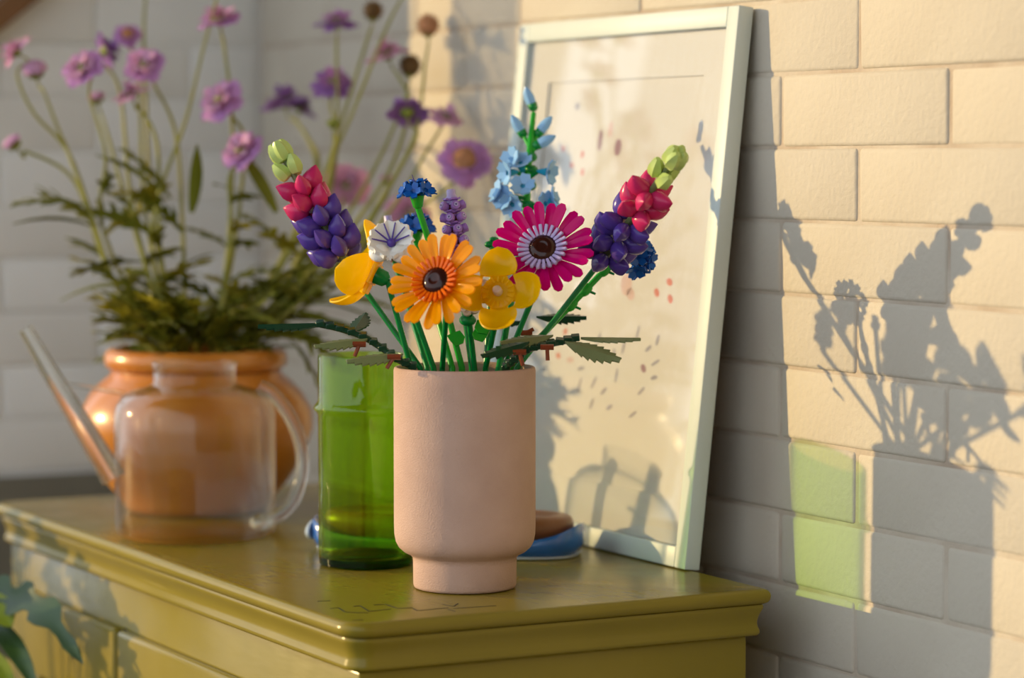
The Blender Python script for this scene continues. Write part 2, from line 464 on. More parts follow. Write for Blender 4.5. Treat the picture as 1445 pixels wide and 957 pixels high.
# chipped paint along the near edge of the top
def crack(pts, w=0.0006):
    ck = MB()
    P = [onz(*p) for p in pts]
    for a, bb in zip(P[:-1], P[1:]):
        t = (bb-a); n = Vector((-t.y, t.x, 0)).normalized()*w; e = Vector((0, 0, 0.00025))
        ck.add([a-n-e*0.2, a+n-e*0.2, bb+n-e*0.2, bb-n-e*0.2, a-n+e, a+n+e, bb+n+e, bb-n+e], [(4, 5, 6, 7), (0, 3, 2, 1), (0, 1, 5, 4), (1, 2, 6, 5), (2, 3, 7, 6), (3, 0, 4, 7)])
    ck.build('paint_crack', M['black'], dr, smooth=False)
for c in ([(466, 859), (478, 858), (487, 864), (504, 865), (520, 865)], [(499, 856), (508, 855), (521, 863), (551, 860)], [(527, 854), (544, 853), (561, 859), (582, 858)], [(583, 859), (589, 862), (632, 858)], [(448, 849), (466, 848)], [(624, 853), (640, 856), (646, 852)], [(632, 860), (642, 863)], [(498, 876), (512, 875)], [(640, 859), (700, 855)]):
    crack(c)

# ================================================================== FRAMED PICTURE
# leaning plane: bottom front edge at X=.232, top front edge at X=.289
FY0, FY1 = -0.008, 0.432
lean = math.atan2(0.0585, 0.537)
FH = 0.540
fb = Vector((0.2310, FY0, 0.0012))
# local axes: x along +Y (away), y up the slope, z out of the picture (towards -X)
fx = Vector((0, 1, 0)); fy = Vector((math.sin(lean), 0, math.cos(lean))); fz = fx.cross(fy)
if fz.x > 0: fz = -fz
FM = Matrix((fx, fy, fz)).transposed().to_4x4(); FM.translation = fb
FWD = FY1-FY0
pf = thing('picture_frame', (0.24, 0.2, 0.0), 'pale painted picture frame with a faded wildflower print leaning on cream bricks', 'picture')
def fpart(name, m, lo, hi, bev=0.0, parent=pf):
    return MB().box(lo, hi, M=FM, bev=bev, seg=2).build(name, m, parent)
RW, TH = 0.020, 0.017
fpart('frame_side', M['frame'], (0, 0, -TH), (RW, FH, 0), 0.0015)
fpart('frame_side', M['frame'], (FWD-RW, 0, -TH), (FWD, FH, 0), 0.0015)
fpart('frame_side', M['frame'], (RW+.0002, 0, -TH), (FWD-RW-.0002, RW, 0), 0.0015)
fpart('frame_side', M['frame'], (RW+.0002, FH-RW, -TH), (FWD-RW-.0002, FH, 0), 0.0015)
fpart('backing', M['brownwood'], (RW-.004, RW-.004, -TH+.0005), (FWD-RW+.004, FH-RW+.004, -TH+.003))
mw = 0.044
mt = MB()
a0, a1, b0, b1 = RW+.0003, FWD-RW-.0003, RW+.0003, FH-RW-.0003
for lo, hi in (((a0, b0), (a0+mw, b1)), ((a1-mw, b0), (a1, b1)), ((a0+mw, b0), (a1-mw, b0+mw)), ((a0+mw, b1-mw), (a1-mw, b1))):
    mt.box((lo[0], lo[1], -0.0095), (hi[0], hi[1], -0.0075), M=FM)
mt.build('mat_board', M['mat'], pf)
pr = fpart('print', M['paper'], (a0+mw-.003, b0+mw-.003, -0.0112), (a1-mw+.003, b1-mw+.003, -0.0100))
fpart('glass_pane', M['pane'], (a0, b0, -0.0052), (a1, b1, -0.0040))
# printed marks (flat): placed on the sheet
FI = FM.inverted()
def sheet(px, py):
    n = fz; r = ray(px, py); p0 = fb+fz*(-0.010)
    return FI @ (CAM+r*((p0-CAM).dot(n)/r.dot(n)))
INK = [M['ink_red'], M['ink_pink'], M['ink_plum'], M['ink_blue']]
def blob(px, py, rx, ry, mi, ang=0.0, k=2):
    c = sheet(px, py); sc = 0.00068
    pts = []
    for i in range(14):
        a = 2*PI*i/14; q = 1+0.18*math.sin(k*a+px)
        x, y = rx*sc*math.cos(a)*q*1.9, ry*sc*math.sin(a)*q
        pts.append((c.x-(x*math.cos(ang)-y*math.sin(ang)), c.y+x*math.sin(ang)+y*math.cos(ang)))
    MB().poly(pts, 0.0001, 0, FM, z=-0.0098).build('printed_petal', INK[mi], pr, smooth=False)
for (px, py) in ((945, 398), (927, 413), (946, 422)): blob(px, py, 4, 6, 0)
for (px, py) in ((795, 210), (822, 218), (822, 243), (807, 233), (788, 502), (798, 468)): blob(px, py, 3, 5, 0)
for (px, py, a, bq) in ((847, 198, 4, 14), (872, 208, 6, 11), (908, 520, 4, 6)): blob(px, py, a, bq, 2)
for (px, py, a, bq) in ((884, 402, 10, 14), (862, 182, 3, 14), (890, 415, 7, 8), (805, 508, 5, 5), (830, 345, 8, 10)): blob(px, py, a, bq, 1)
for (px, py, ang) in ((925, 512, .4), (923, 533, .1), (905, 552, .5), (880, 490, 1.2), (866, 500, 1.4), (900, 470, 1.3), (820, 520, .3), (838, 540, 1.0), (818, 543, 1.2), (852, 552, .7), (915, 492, .6), (870, 530, 1.5), (928, 480, 1.3), (845, 478, 1.2), (860, 575, .3), (835, 570, 1.), (893, 585, .4)):
    blob(px, py, 5.5, 3, 3, ang)
for (px, py, ang) in ((815, 150, .2), (800, 300, 1.0), (905, 330, .8), (860, 330, 1.2)): blob(px, py, 5, 5, 3, ang)

# ================================================================== CLAY VASE
vase = thing('clay_vase', (0, 0, 0), 'pinkish beige clay vase with a narrow foot, holding the plastic bouquet', 'vase')
prof = [(0.0440, 0.0004), (0.0462, 0.0012), (0.0472, 0.0035), (0.0475, 0.0255), (0.0478, 0.0285), (0.0500, 0.0310), (0.0560, 0.0340), (0.0605, 0.0380), (0.0632, 0.0430), (0.0645, 0.0500), (0.0648, 0.060), (0.0648, 0.19), (0.0648, 0.1995), (0.0642, 0.2020), (0.0628, 0.2030), (0.0612, 0.2025), (0.0605, 0.2005), (0.0602, 0.190), (0.0600, 0.060), (0.056, 0.046), (0.03, 0.0405), (0.002, 0.040)]
vb = MB().lathe(prof[3:], 96, cap0=True); vb.build('body', M['clay'], vase, angle=70)
MB().lathe(prof[:4]+[(0.0468, 0.0256)], 96).build('foot', M['clay'], vase, angle=70)

# ================================================================== GREEN GLASS VASE
GV = Vector((-0.018, 0.176, 0))
gv = thing('glass_vase', GV, 'tall green glass cylinder vase with a raised ring behind the clay vase', 'vase')
R = 0.0452
op = [(R-0.002, 0.006), (R, 0.009), (R, 0.146), (R+0.0015, 0.1485), (R+0.0042, 0.1515), (R+0.0042, 0.154), (R+0.0015, 0.157), (R, 0.1595), (R, 0.2025), (R-0.001, 0.2042), (R-0.0022, 0.2042), (R-0.003, 0.2025), (R-0.003, 0.012), (R-0.008, 0.0085)]
MB().lathe(op, 72, M=TR(*GV), cap0=False, cap1=False).build('body', M['greenglass'], gv, angle=60)
MB().lathe([(R-0.006, 0.0004), (R-0.001, 0.002), (R, 0.0088), (R-0.0033, 0.0105), (R-0.009, 0.0082), (0.002, 0.0072)], 72, M=TR(*GV)).build('base', M['greenbase'], gv, angle=60)

# ================================================================== GLASS WATERING CAN
WC = Vector((-0.0885, 0.440, 0))
wc = thing('watering_can', WC, 'clear glass watering can with long straight spout and loop handle', 'watering can')
R = 0.0835
g = 0.0028
op = [(R-0.016, 0.0006), (R-0.006, 0.0022), (R-0.001, 0.007), (R, 0.013), (R, 0.128), (R-0.002, 0.138), (R-0.008, 0.147), (R-0.018, 0.1535), (0.050, 0.1575), (0.0445, 0.1595), (0.0430, 0.163), (0.0428, 0.176), (0.0442, 0.1805), (0.0430, 0.1825), (0.0412, 0.1815), (0.0402, 0.176), (0.0402, 0.162), (0.0425, 0.1575), (0.049, 0.1550), (R-0.019, 0.1508), (R-0.0105, 0.145), (R-0.0047, 0.1365), (R-g, 0.128), (R-g, 0.014), (R-g-0.002, 0.0092), (R-0.018, 0.0062), (0.002, 0.0058)]
MB().lathe(op, 72, M=TR(*WC)).build('body', M['clearglass'], wc, angle=60)
def hollow(pts, r0, r1, n=16):
    mb = MB(); mb.tube(pts, r0, n, cap=False)
    mb.tube(pts, r1, n, cap=False); return mb
dC = (WC-CAM).dot(FW)
sp = [at(161, 676, dC), at(147, 652, dC), at(110, 590, dC), at(68, 520, dC), at(36, 464, dC)]
hollow(sp, [0.0136, 0.0126, 0.0112, 0.0092, 0.0078], [0.0112, 0.0102, 0.0088, 0.0069, 0.0058], 20).build('spout', M['rodglass'], wc, angle=60)
MB().tube([at(90, 542, dC), at(130, 547, dC), at(178, 556, dC)], [0.0024]*3, 10).build('brace', M['rodglass'], wc)
hp = spline([at(366, 545, dC), at(385, 556, dC), at(408, 586, dC), at(424, 625, dC), at(426, 668, dC), at(413, 707, dC), at(392, 727, dC), at(366, 736, dC)], 28)
MB().tube(hp, 0.0072, 16).build('handle', M['rodglass'], wc)
MB().ball(tuple(at(368, 737, dC)), 0.011, 16, 10, sc=(1.1, 1.1, 0.8)).build('handle_joint', M['rodglass'], wc)

# ================================================================== TERRACOTTA POT
PT = Vector((-0.001, 0.655, 0))
tp = thing('potted_plant', PT, 'living scabious plant with lilac pincushion flowers in a round glazed terracotta pot', 'potted plant')
pp = [(0.074, 0.0005), (0.079, 0.003), (0.084, 0.012), (0.103, 0.035), (0.122, 0.066), (0.130, 0.092), (0.1285, 0.112), (0.118, 0.132), (0.105, 0.145), (0.0965, 0.1515), (0.0935, 0.157)]
potbody = MB().lathe(pp+[(0.088, 0.157), (0.088, 0.150), (0.115, 0.11), (0.122, 0.09), (0.09, 0.03), (0.002, 0.012)], 72, M=TR(*PT)).build('pot', M['terracotta'], tp, angle=60)
MB().lathe([(0.0885, 0.1572), (0.0955, 0.1585), (0.1005, 0.163), (0.1020, 0.170), (0.1005, 0.177), (0.0955, 0.1815), (0.0905, 0.1820), (0.0875, 0.179), (0.0868, 0.168)], 72, M=TR(*PT), cap0=False, cap1=False).build('rim', M['terracotta'], potbody, angle=60)
sb = MB().lathe([(0.1, 0.140), (0.0872, 0.168), (0.060, 0.172), (0.03, 0.174), (0.003, 0.175)], 40, M=TR(*PT))
sb.build('soil', M['soil'], tp)

# ================================================================== BLUE DISH + BROWN BLOCK
DC = Vector((0.095, 0.222, 0)); dax = Vector((0.72, -0.694, 0)).normalized(); dpy = Vector((0.694, 0.72, 0)).normalized()
DM = Matrix((dax, dpy, Vector((0, 0, 1)))).transposed().to_4x4(); DM.translation = DC
def oval(a, b, z, p=3.2, n=56, wave=0.0):
    out = []
    for i in range(n):
        t = 2*PI*i/n; c, s_ = math.cos(t), math.sin(t)
        x = a*math.copysign(abs(c)**(2/p), c); y = b*math.copysign(abs(s_)**(2/p), s_)
        out.append(Vector((x, y, z+wave*abs(c)**4)))
    return out
dt = thing('oval_dish', DC, 'low oblong blue glazed dish with a white foot line behind the vases', 'dish')
mb = MB().rings([oval(0.134, 0.050, 0.0036), oval(0.1365, 0.0525, 0.008), oval(0.1385, 0.0545, 0.013), oval(0.1385, 0.0545, 0.0165, wave=0.014), oval(0.137, 0.053, 0.0180, wave=0.015), oval(0.134, 0.050, 0.0172, wave=0.014), oval(0.132, 0.048, 0.012), oval(0.125, 0.043, 0.0105)], M=DM)
mb.build('body', M['bluegl'], dt, angle=60)
MB().rings([oval(0.132, 0.048, 0.0004), oval(0.1345, 0.0505, 0.0012), oval(0.1352, 0.051, 0.0030), oval(0.133, 0.049, 0.0035)], M=DM).build('foot_line', M['whitegl'], dt)
# white glazed end cap at the far left end of the dish
MB().rings([[Vector((-0.141+dx, y*s2, 0.006+z*s2*0.9)) for (y, z) in [(0.030*math.cos(t), 0.0135+0.0125*math.sin(t)) for t in [2*PI*i/20 for i in range(20)]]] for dx, s2 in ((0.0035, 1), (0.001, 1), (-0.001, 0.93), (-0.002, 0.8))], M=DM).build('white_end', M['whitegl'], dt)
wbk = MB().rings([oval(0.114, 0.036, 0.0108, 2.6), oval(0.121, 0.042, 0.0150, 2.6), oval(0.1275, 0.0475, 0.0235, 2.6), oval(0.1285, 0.0485, 0.031, 2.6), oval(0.126, 0.046, 0.0375, 2.6), oval(0.120, 0.040, 0.0405, 2.6), oval(0.112, 0.032, 0.0400, 2.6), oval(0.104, 0.026, 0.0375, 2.6)], M=DM)
o = wbk.build('wooden_block', M['brownblock'], angle=60)
tag(o, 'smooth brown wooden block lying in the blue dish', 'block')

# ================================================================== LIVING PLANT IN THE POT
DP = (PT-CAM).dot(FW)                     # depth of the pot
sc_plant = tp
rnd = random.Random(11)
def petal_fan(mb, r0, L, w, tilt, ang, mi, lobes=3, droop=0.25, z0=0.0):
    """one ruffled petal"""
    g_ = []
    for i in range(5):
        s_ = i/4; row = []
        for j in range(7):
            u = j/3-1
            ww = w*(0.35+0.65*math.sin(min(1, s_*1.15)*PI*0.62))
            x = r0+L*s_*(1-0.10*u*u) + (0.10*L*math.cos(u*lobes*PI) if s_ > 0.9 else 0)
            z = L*s_*math.tan(tilt) - droop*L*s_*s_ + 0.05*L*math.sin(u*5+s_*4)
            row.append(Vector((x, u*ww/2, z)))
        g_.append(row)
    mb.shell(g_, 0.0004, mi, TR(0, 0, z0) @ TX(ang, 'Z'))
def scab_mesh(name, m_out, m_in, m_cen, n_out=11, cen=0.0, dome=1.0, seed=1):
    rr = random.Random(seed); mb = MB(); r = 0.022
    mb.lathe([(0.0025, -0.006), (0.006, -0.0035), (0.008, -0.0005), (0.0075, 0.003), (0.004, 0.006*dome), (0.0008, 0.007*dome)], 14, mi=2)
    for k in range(n_out):
        petal_fan(mb, 0.004, r*rr.uniform(0.72, 0.92), 0.0125, rr.uniform(-0.05, 0.35), 2*PI*k/n_out+rr.uniform(-.15, .15), 0)
    for k in range(int(n_out*1.2)):
        petal_fan(mb, 0.002, r*rr.uniform(0.42, 0.62), 0.0085, rr.uniform(0.35, 0.75), 2*PI*k/n_out*1.618+rr.uniform(-.2, .2), 1, z0=0.002)
    for k in range(9 if cen == 0 else 0):
        petal_fan(mb, 0.0005, r*rr.uniform(0.25, 0.36), 0.0055, rr.uniform(0.8, 1.1), rr.uniform(0, 6.28), 1, z0=0.004)
    if cen > 0:
        mb.ball((0, 0, 0.005), cen, 14, 9, mi=3, sc=(1, 1, 0.6))
        for k in range(26):
            a = k*2.4; q = cen*0.95*math.sqrt(k/26)
            mb.ball((q*math.cos(a), q*math.sin(a), 0.005+cen*0.6*math.sqrt(max(0, 1-(q/cen)**2))), 0.0013, 6, 4, mi=3)
    return mb.mesh(name, [m_out, m_in, M['calyx'], m_cen], 60)
def seed_mesh(name, m, seed=1, r=0.0095):
    mb = MB(); mb.ball((0, 0, 0.004), r, 14, 10, mi=0)
    for k in range(60):
        z = 1-2*(k+.5)/60; a = k*2.39996; q = math.sqrt(1-z*z)
        d = Vector((q*math.cos(a), q*math.sin(a), z)); c = Vector((0, 0, 0.004))+d*r*0.93
        mb.tube([c, c+d*0.0032], [0.0011, 0.0003], 5)
    mb.lathe([(0.002, -0.008), (0.005, -0.006), (0.007, -0.003)], 12, mi=1)
    return mb.mesh(name, [m, M['calyx']], 60)
def bud_mesh(name, m):
    mb = MB(); mb.lathe([(0.002, -0.005), (0.006, -0.003), (0.0075, 0.0005)], 12, mi=1)
    for k in range(34):
        a = k*2.39996; q = 0.0085*math.sqrt((k+.5)/34)
        mb.ball((q*math.cos(a), q*math.sin(a), 0.0015+0.0055*math.sqrt(max(0, 1-(q/0.0088)**2))), 0.0022, 7, 5)
    return mb.mesh(name, [m, M['calyx']], 60)
HEADS = {
    'full': scab_mesh('flower_head', M['lilac'], M['pinkp'], M['pinkp'], seed=3),
    'pink': scab_mesh('flower_head', M['pinkp'], M['pinkp'], M['pinkp'], seed=5),
    'violet': scab_mesh('flower_head', M['lilac2'], M['lilac'], M['lilac'], seed=8),
    'dark': scab_mesh('flower_head', M['lilac2'], M['lilac2'], M['lilac2'], seed=9),
    'tan': scab_mesh('flower_head', M['lilac'], M['lilac'], M['tan'], n_out=13, cen=0.0105, seed=13),
    'seed': seed_mesh('seed_head', M['seed']), 'tanseed': seed_mesh('seed_head', M['tan']),
    'bud': bud_mesh('flower_bud', M['pinkp']), 'ybud': bud_mesh('flower_bud', M['calyx']),
}
L1 = [(95, 212), (128, 300), (158, 390), (212, 470)]
SB = [  # px, py, diameter px, kind, normal (right, up, towards viewer), depth offset, control pixels
    (22, 73, 46, 'pink', (-.75, .6, .1), 0.0, [(24, 105), (48, 160)]+L1),
    (50, 102, 36, 'bud', (-.1, .7, .6), 0.0, [(62, 130), (85, 190)]+L1),
    (117, 97, 56, 'full', (-.35, .45, .75), -0.05, [(126, 135), (149, 220), (142, 310), (190, 430), (232, 484)]),
    (150, 72, 50, 'dark', (.6, .3, -.2), 0.05, [(168, 125), (188, 300), (240, 482)]),
    (180, 50, 34, 'tan', (.1, .4, .8), 0.10, [(196, 110), (205, 300), (245, 482)]),
    (204, 92, 54, 'full', (-.2, .4, .8), 0.0, [(218, 120), (248, 190), (258, 330), (262, 482)]),
    (185, 134, 48, 'pink', (-.3, .85, .15), -0.02, [(194, 150), (222, 205), (226, 350), (250, 482)]),
    (137, 141, 26, 'bud', (-.2, .8, .3), 0.05, [(152, 190), (180, 290), (238, 482)]),
    (310, 28, 58, 'full', (-.1, .9, .35), 0.02, [(317, 70), (328, 180), (322, 350), (300, 482)]),
    (312, 143, 62, 'full', (-.45, .4, .7), -0.02, [(328, 165), (345, 205), (330, 350), (300, 482)]),
    (342, 213, 62, 'full', (-.45, .55, .6), -0.07, [(324, 248), (326, 330), (310, 482)]),
    (20, 204, 30, 'bud', (-.5, .7, .3), 0.0, [(40, 215), (105, 255), (148, 370), (216, 476)]),
    (475, 33, 56, 'violet', (0, .92, .25), 0.12, [(475, 70), (472, 240), (430, 390), (355, 474)]),
    (470, 117, 54, 'violet', (.05, .6, .6), 0.10, [(466, 150), (476, 210), (436, 340), (380, 440), (335, 482)]),
    (402, 143, 62, 'dark', (-.2, .85, .1), 0.25, [(425, 180), (445, 240), (405, 350), (335, 476)]),
    (424, 152, 44, 'dark', (.3, .8, -.1), 0.28, [(432, 190), (450, 240), (410, 350), (335, 476)]),
    (546, 77, 54, 'pink', (-.35, .85, .2), 0.08, [(562, 108), (577, 150), (545, 250), (460, 365), (345, 478)]),
    (526, 20, 27, 'seed', (.1, .9, .3), 0.12, [(520, 50), (484, 165), (436, 300), (335, 478)]),
    (578, 98, 30, 'seed', (.1, .9, .3), 0.12, [(564, 160), (515, 262), (424, 400), (325, 480)]),
    (604, 41, 30, 'tanseed', (0, .9, .4), 0.05, [(600, 90), (592, 160), (572, 222), (482, 360), (335, 480)]),
    (575, 158, 52, 'dark', (-.1, .75, -.5), 0.02, [(589, 190), (560, 246), (484, 370), (345, 478)]),
    (628, 165, 44, 'pink', (.3, .7, .4), 0.15, [(604, 210), (556, 290), (480, 376), (345, 478)]),
    (655, 228, 66, 'tan', (.05, .35, .9), -0.02, [(640, 258), (566, 312), (474, 384), (345, 480)]),
    (488, 262, 62, 'pink', (.2, .45, .8), 0.15, [(480, 296), (444, 372), (335, 480)]),
    (577, 300, 58, 'pink', (.1, .4, .8), 0.10, [(560, 330), (474, 404), (345, 482)]),
    (470, 177, 20, 'ybud', (0, .9, .3), 0.02, [(474, 200), (450, 300), (390, 420), (330, 482)]),
    (545, 255, 20, 'bud', (0, .9, .3), 0.06, [(540, 285), (470, 380), (340, 482)]),
    (306, -30, 56, 'full', (0, .9, .3), 0.0, [(284, 80), (262, 170), (226, 270), (214, 350), (240, 482)]),
    (572, -34, 50, 'pink', (0, .9, .3), 0.1, [(545, 40), (484, 190), (400, 360), (320, 482)]),
    (205, -30, 50, 'pink', (0, .9, .3), 0.1, [(203, 40), (205, 120), (215, 300), (248, 482)]),
]
NODES = []
for (px, py, dia, kind, nrm, dd, ctl) in SB:
    d0 = min(DP+dd, (onx(px, py, XW-0.045)-CAM).dot(FW)); n_ = cd(*nrm); hp_ = at(px, py, d0)
    k = dia*1.12*d0/FPX/(0.044 if kind in ('full', 'pink', 'violet', 'dark', 'tan') else 0.0225)
    base = hp_ - n_*0.006*k
    pts = [base, base - n_*0.012]
    for i, (cx, cy) in enumerate(ctl):
        f_ = (i+1)/len(ctl); pts.append(at(cx, cy, d0+(DP+rnd.uniform(-.035, .03)-d0)*f_))
    end = pts[-1].copy(); v = end-(PT+Vector((0, 0, 0.17)))
    if math.hypot(v.x, v.y) > 0.07:
        q = 0.07/math.hypot(v.x, v.y); end = Vector((PT.x+v.x*q, PT.y+v.y*q, end.z))
    pts[-1] = Vector((end.x, end.y, 0.182)); pts.append(Vector((end.x*0.9+PT.x*0.1, end.y*0.9+PT.y*0.1, 0.165)))
    sp_ = spline(pts, 36)
    rr = [0.0011+0.0016*min(1, i/len(sp_)*1.3) for i in range(len(sp_))]
    MB().tube(sp_, rr, 7).build('stem', M['stem'], sc_plant)
    inst(HEADS[kind].name.split('.')[0], HEADS[kind], sc_plant, frame(hp_, n_) @ SC(k) @ TX(rnd.uniform(0, 6), 'Z'))
    for i in range(3, len(sp_)-4, 3):
        q_ = sp_[i]-CAM; qx = CX+FPX*q_.dot(RT)/q_.dot(FW)
        if 0.19 < sp_[i].z < (0.355 if qx < 360 else 0.30): NODES.append((sp_[i], (sp_[i-1]-sp_[i+1]).normalized()))
def blade(mb, base, d, L, w, droop, up):
    """one narrow leaflet"""
    side = d.cross(up).normalized(); rows = []
    for i in range(6):
        s_ = i/5; ww = w*math.sin(PI*min(1, 0.10+0.88*s_))**0.8
        p = base+d*(L*s_)-up*(droop*L*s_*s_)
        rows.append([p+side*(u*ww/2)+up*(abs(u)*0.12*ww) for u in (-1, 0, 1)])
    mb.shell(rows, 0.0006)
def leaf_mesh(name, m, L, w, pairs, seed, droop):
    rr = random.Random(seed); mb = MB(); X, Y, Z = Vector((1, 0, 0)), Vector((0, 1, 0)), Vector((0, 0, 1))
    blade(mb, Vector((0, 0, 0)), X, L, w, droop, Z)
    for k in range(pairs):
        s_ = 0.22+0.58*k/max(1, pairs-1)
        for sg in (-1, 1):
            d = (X*0.75+Y*sg*rr.uniform(0.6, 0.9)+Z*rr.uniform(-.1, .25)).normalized()
            blade(mb, X*(L*s_)-Z*(droop*L*s_*s_), d, L*rr.uniform(0.30, 0.48)*(1-0.35*s_), w*0.62, 0.3, Z)
    return mb.mesh(name, m, 60)
LEAVES = [leaf_mesh('leaf', M['leaf'], 0.066, 0.012, 0, 1, 0.35), leaf_mesh('leaf', M['leaf'], 0.064, 0.010, 4, 2, 0.25), leaf_mesh('leaf', M['leaf'], 0.054, 0.010, 4, 3, 0.45), leaf_mesh('leaf', M['leaf2'], 0.050, 0.009, 3, 4, 0.5), leaf_mesh('leaf', M['leaf'], 0.038, 0.008, 2, 5, 0.2)]
def put_leaf(p, d, k=None, s_=None):
    k = rnd.choice((0, 1, 1, 2, 2, 4, 4, 3, 3)) if k is None else k
    z = Vector((rnd.uniform(-.5, .5), rnd.uniform(-.5, .5), 1)); x = d.normalized(); z = (z-x*z.dot(x)).normalized()
    Mx = Matrix((x, z.cross(x), z)).transposed().to_4x4(); Mx.translation = p
    inst('leaf', LEAVES[k], sc_plant, Mx @ SC(s_ or rnd.uniform(0.65, 1.15)))
rnd.shuffle(NODES)
NODES.sort(key=lambda q: rnd.random()+(0.3 if q[0].z > 0.37 else 0))
for p, t in NODES[:150]:
    a = rnd.uniform(0, 6.28)
    put_leaf(p, Vector((math.cos(a), math.sin(a), rnd.uniform(-.1, 0.9)))+t*0.4, s_=rnd.uniform(0.8, 1.35))
for k in range(105):                       # basal rosette spilling over the rim
    a = rnd.uniform(0, 6.28); q = rnd.uniform(0.01, 0.065)
    p = PT+Vector((q*math.cos(a), q*math.sin(a), rnd.uniform(0.174, 0.215)))
    put_leaf(p, Vector((math.cos(a), math.sin(a), rnd.uniform(0.15, 1.4))), s_=rnd.uniform(0.9, 1.6))
for (px, py, dx, dy) in ((200, 370, -1, .05), (185, 405, -1, .15), (400, 470, .8, -.8), (395, 455, .9, -.4), (410, 440, 1, -.1), (430, 430, 1, .1), (450, 425, 1, .2), (440, 450, 1, -.1), (380, 400, .8, .5), (390, 300, -.4, .9), (420, 395, .9, .3), (130, 320, -.8, .3), (120, 290, -.9, .2), (270, 300, .2, 1), (240, 280, -.5, .8)):
    put_leaf(at(px, py, DP-0.03), cd(dx, dy, rnd.uniform(-.2, .3)), k=rnd.choice((0, 1)), s_=1.25)

# ================================================================== LEAFY FLOOR PLANT IN FRONT OF THE DRESSER
FP = Vector((-0.46, 0.82, ZF))
fpl = thing('leafy_plant', FP, 'tall dark leafy plant standing in front of the dresser drawers', 'plant')
MB().lathe([(0.10, 0.0005), (0.105, 0.005), (0.14, 0.24), (0.145, 0.26), (0.135, 0.26), (0.13, 0.235), (0.003, 0.23)], 40, M=TR(*FP)).build('planter', M['terracotta'], fpl)
def big_leaf(name, m, pts, w, lobed=True, nrm=(0, 0, 1)):
    sp_ = spline(pts, 18); rows = []; n = len(sp_)
    for i, p in enumerate(sp_):
        s_ = i/(n-1); t = (sp_[min(i+1, n-1)]-sp_[max(i-1, 0)]).normalized()
        side = t.cross(Vector(nrm)).normalized(); up = side.cross(t)
        ww = w*math.sin(PI*min(1, 0.05+0.95*s_))**0.7
        if lobed and 2 < i < n-3: ww *= 1.25 if i % 4 < 2 else 0.62
        rows.append([p+side*u*ww/2+up*abs(u)*ww*0.10 for u in (-1, -.5, 0, .5, 1)])
    return MB().shell(rows, 0.0008).build(name, m, fpl, angle=60)
VD = tuple(cd(.1, .35, 1))
big_leaf('leaf', M['bigleaf'], [onx(-40, 812, -.27), onx(10, 840, -.25), onx(60, 862, -.235), onx(118, 938, -.225)], 0.034, True, VD)
big_leaf('leaf', M['bigleaf'], [onx(-40, 860, -.27), onx(5, 895, -.255), onx(30, 930, -.25), onx(52, 975, -.25)], 0.022, False, VD)
big_leaf('leaf', M['sunleaf'], [onx(-28, 838, -.27), onx(0, 862, -.26), onx(16, 885, -.255)], 0.030, False, VD)
big_leaf('leaf', M['sunleaf'], [onx(-40, 900, -.28), onx(0, 940, -.265), onx(22, 985, -.26)], 0.018, False, VD)
rl = random.Random(21)
def shadow_of(px, py, s_):               # where a leaf stands whose shade falls at this place on the drawers
    return onx(px, py, -0.168) - SUN_DIR*(s_/SUN_DIR.x)
tops = []
for (px, py, dx, dz, s_, w, L) in ((40, 745, .3, .9, .16, .030, .10), (70, 790, -.2, -.9, .16, .036, .11), (95, 800, .8, -.6, .19, .040, .12), (140, 850, .9, -.5, .19, .045, .12), (120, 860, -.3, -.9, .15, .045, .12), (150, 905, .2, -1, .17, .050, .12), (75, 835, -.9, .2, .17, .03, .10), (195, 940, .6, -.8, .18, .04, .10), (20, 800, -.5, .8, .17, .03, .1), (10, 870, -.7, -.6, .2, .035, .1)):
    c = shadow_of(px, py, s_); d = Vector((rl.uniform(-.25, .25), -dx*0.9, dz)).normalized()*L
    big_leaf('leaf', M['bigleaf'], [c-d*0.5, c+Vector((0, 0, .004)), c+d*0.5], w, True, tuple(-SUN_DIR+Vector((0, 0, .15))))
    tops.append(c-d*0.5)
for p in tops+[onx(-40, 812, -.27), onx(-40, 860, -.27), onx(-28, 838, -.27), onx(-40, 900, -.28)]:
    b_ = FP+Vector((rl.uniform(-.05, .05), rl.uniform(-.05, .05), 0.23))
    MB().tube(spline([p, p.lerp(b_, .35)+Vector((-.02, .03, .04)), b_.lerp(p, .25), b_], 18), [0.0014+0.0026*i/18 for i in range(19)], 7).build('stem', M['bigleaf'], fpl)

# ================================================================== PLASTIC BRICK BOUQUET
DV = (Vector((0, 0, 0.2))-CAM).dot(FW)
def flower(name, label, cat, base, group=None):
    return thing(name, base, label, cat, group)
RODS = []                                  # (p, q, radius) of every rod already in the vase
rs_ = random.Random(5)
BP = {'l': [(452, 458, -.03), (480, 464, -.03), (512, 475, -.03), (540, 492, -.03), (562, 508, -.035), (582, 517, -.03)],
      'r': [(812, 478, -.03), (790, 483, -.035), (765, 488, -.04), (742, 495, -.04), (726, 508, -.035), (714, 519, -.02)]}
for key, e_ in (('l', (-0.02, 0.0)), ('r', (0.02, -0.01))):
    P_ = [at(x, y, DV+d_) for x, y, d_ in BP[key]]+[Vector((e_[0], e_[1], 0.0475))]
    RODS += [(a, b, 0.0052) for a, b in zip(P_[:-1], P_[1:])]
for (x0, y0, x1, y1, d_) in ((803, 484, 866, 510, -.04), (775, 474, 705, 480, -.035), (742, 484, 690, 510, -.05), (762, 447, 800, 440, .095), (738, 454, 705, 448, .095), (500, 466, 510, 455, .02), (563, 500, 503, 500, -.04)):
    RODS.append((at(x0, y0, DV+d_), at(x1, y1, DV+d_), 0.007))
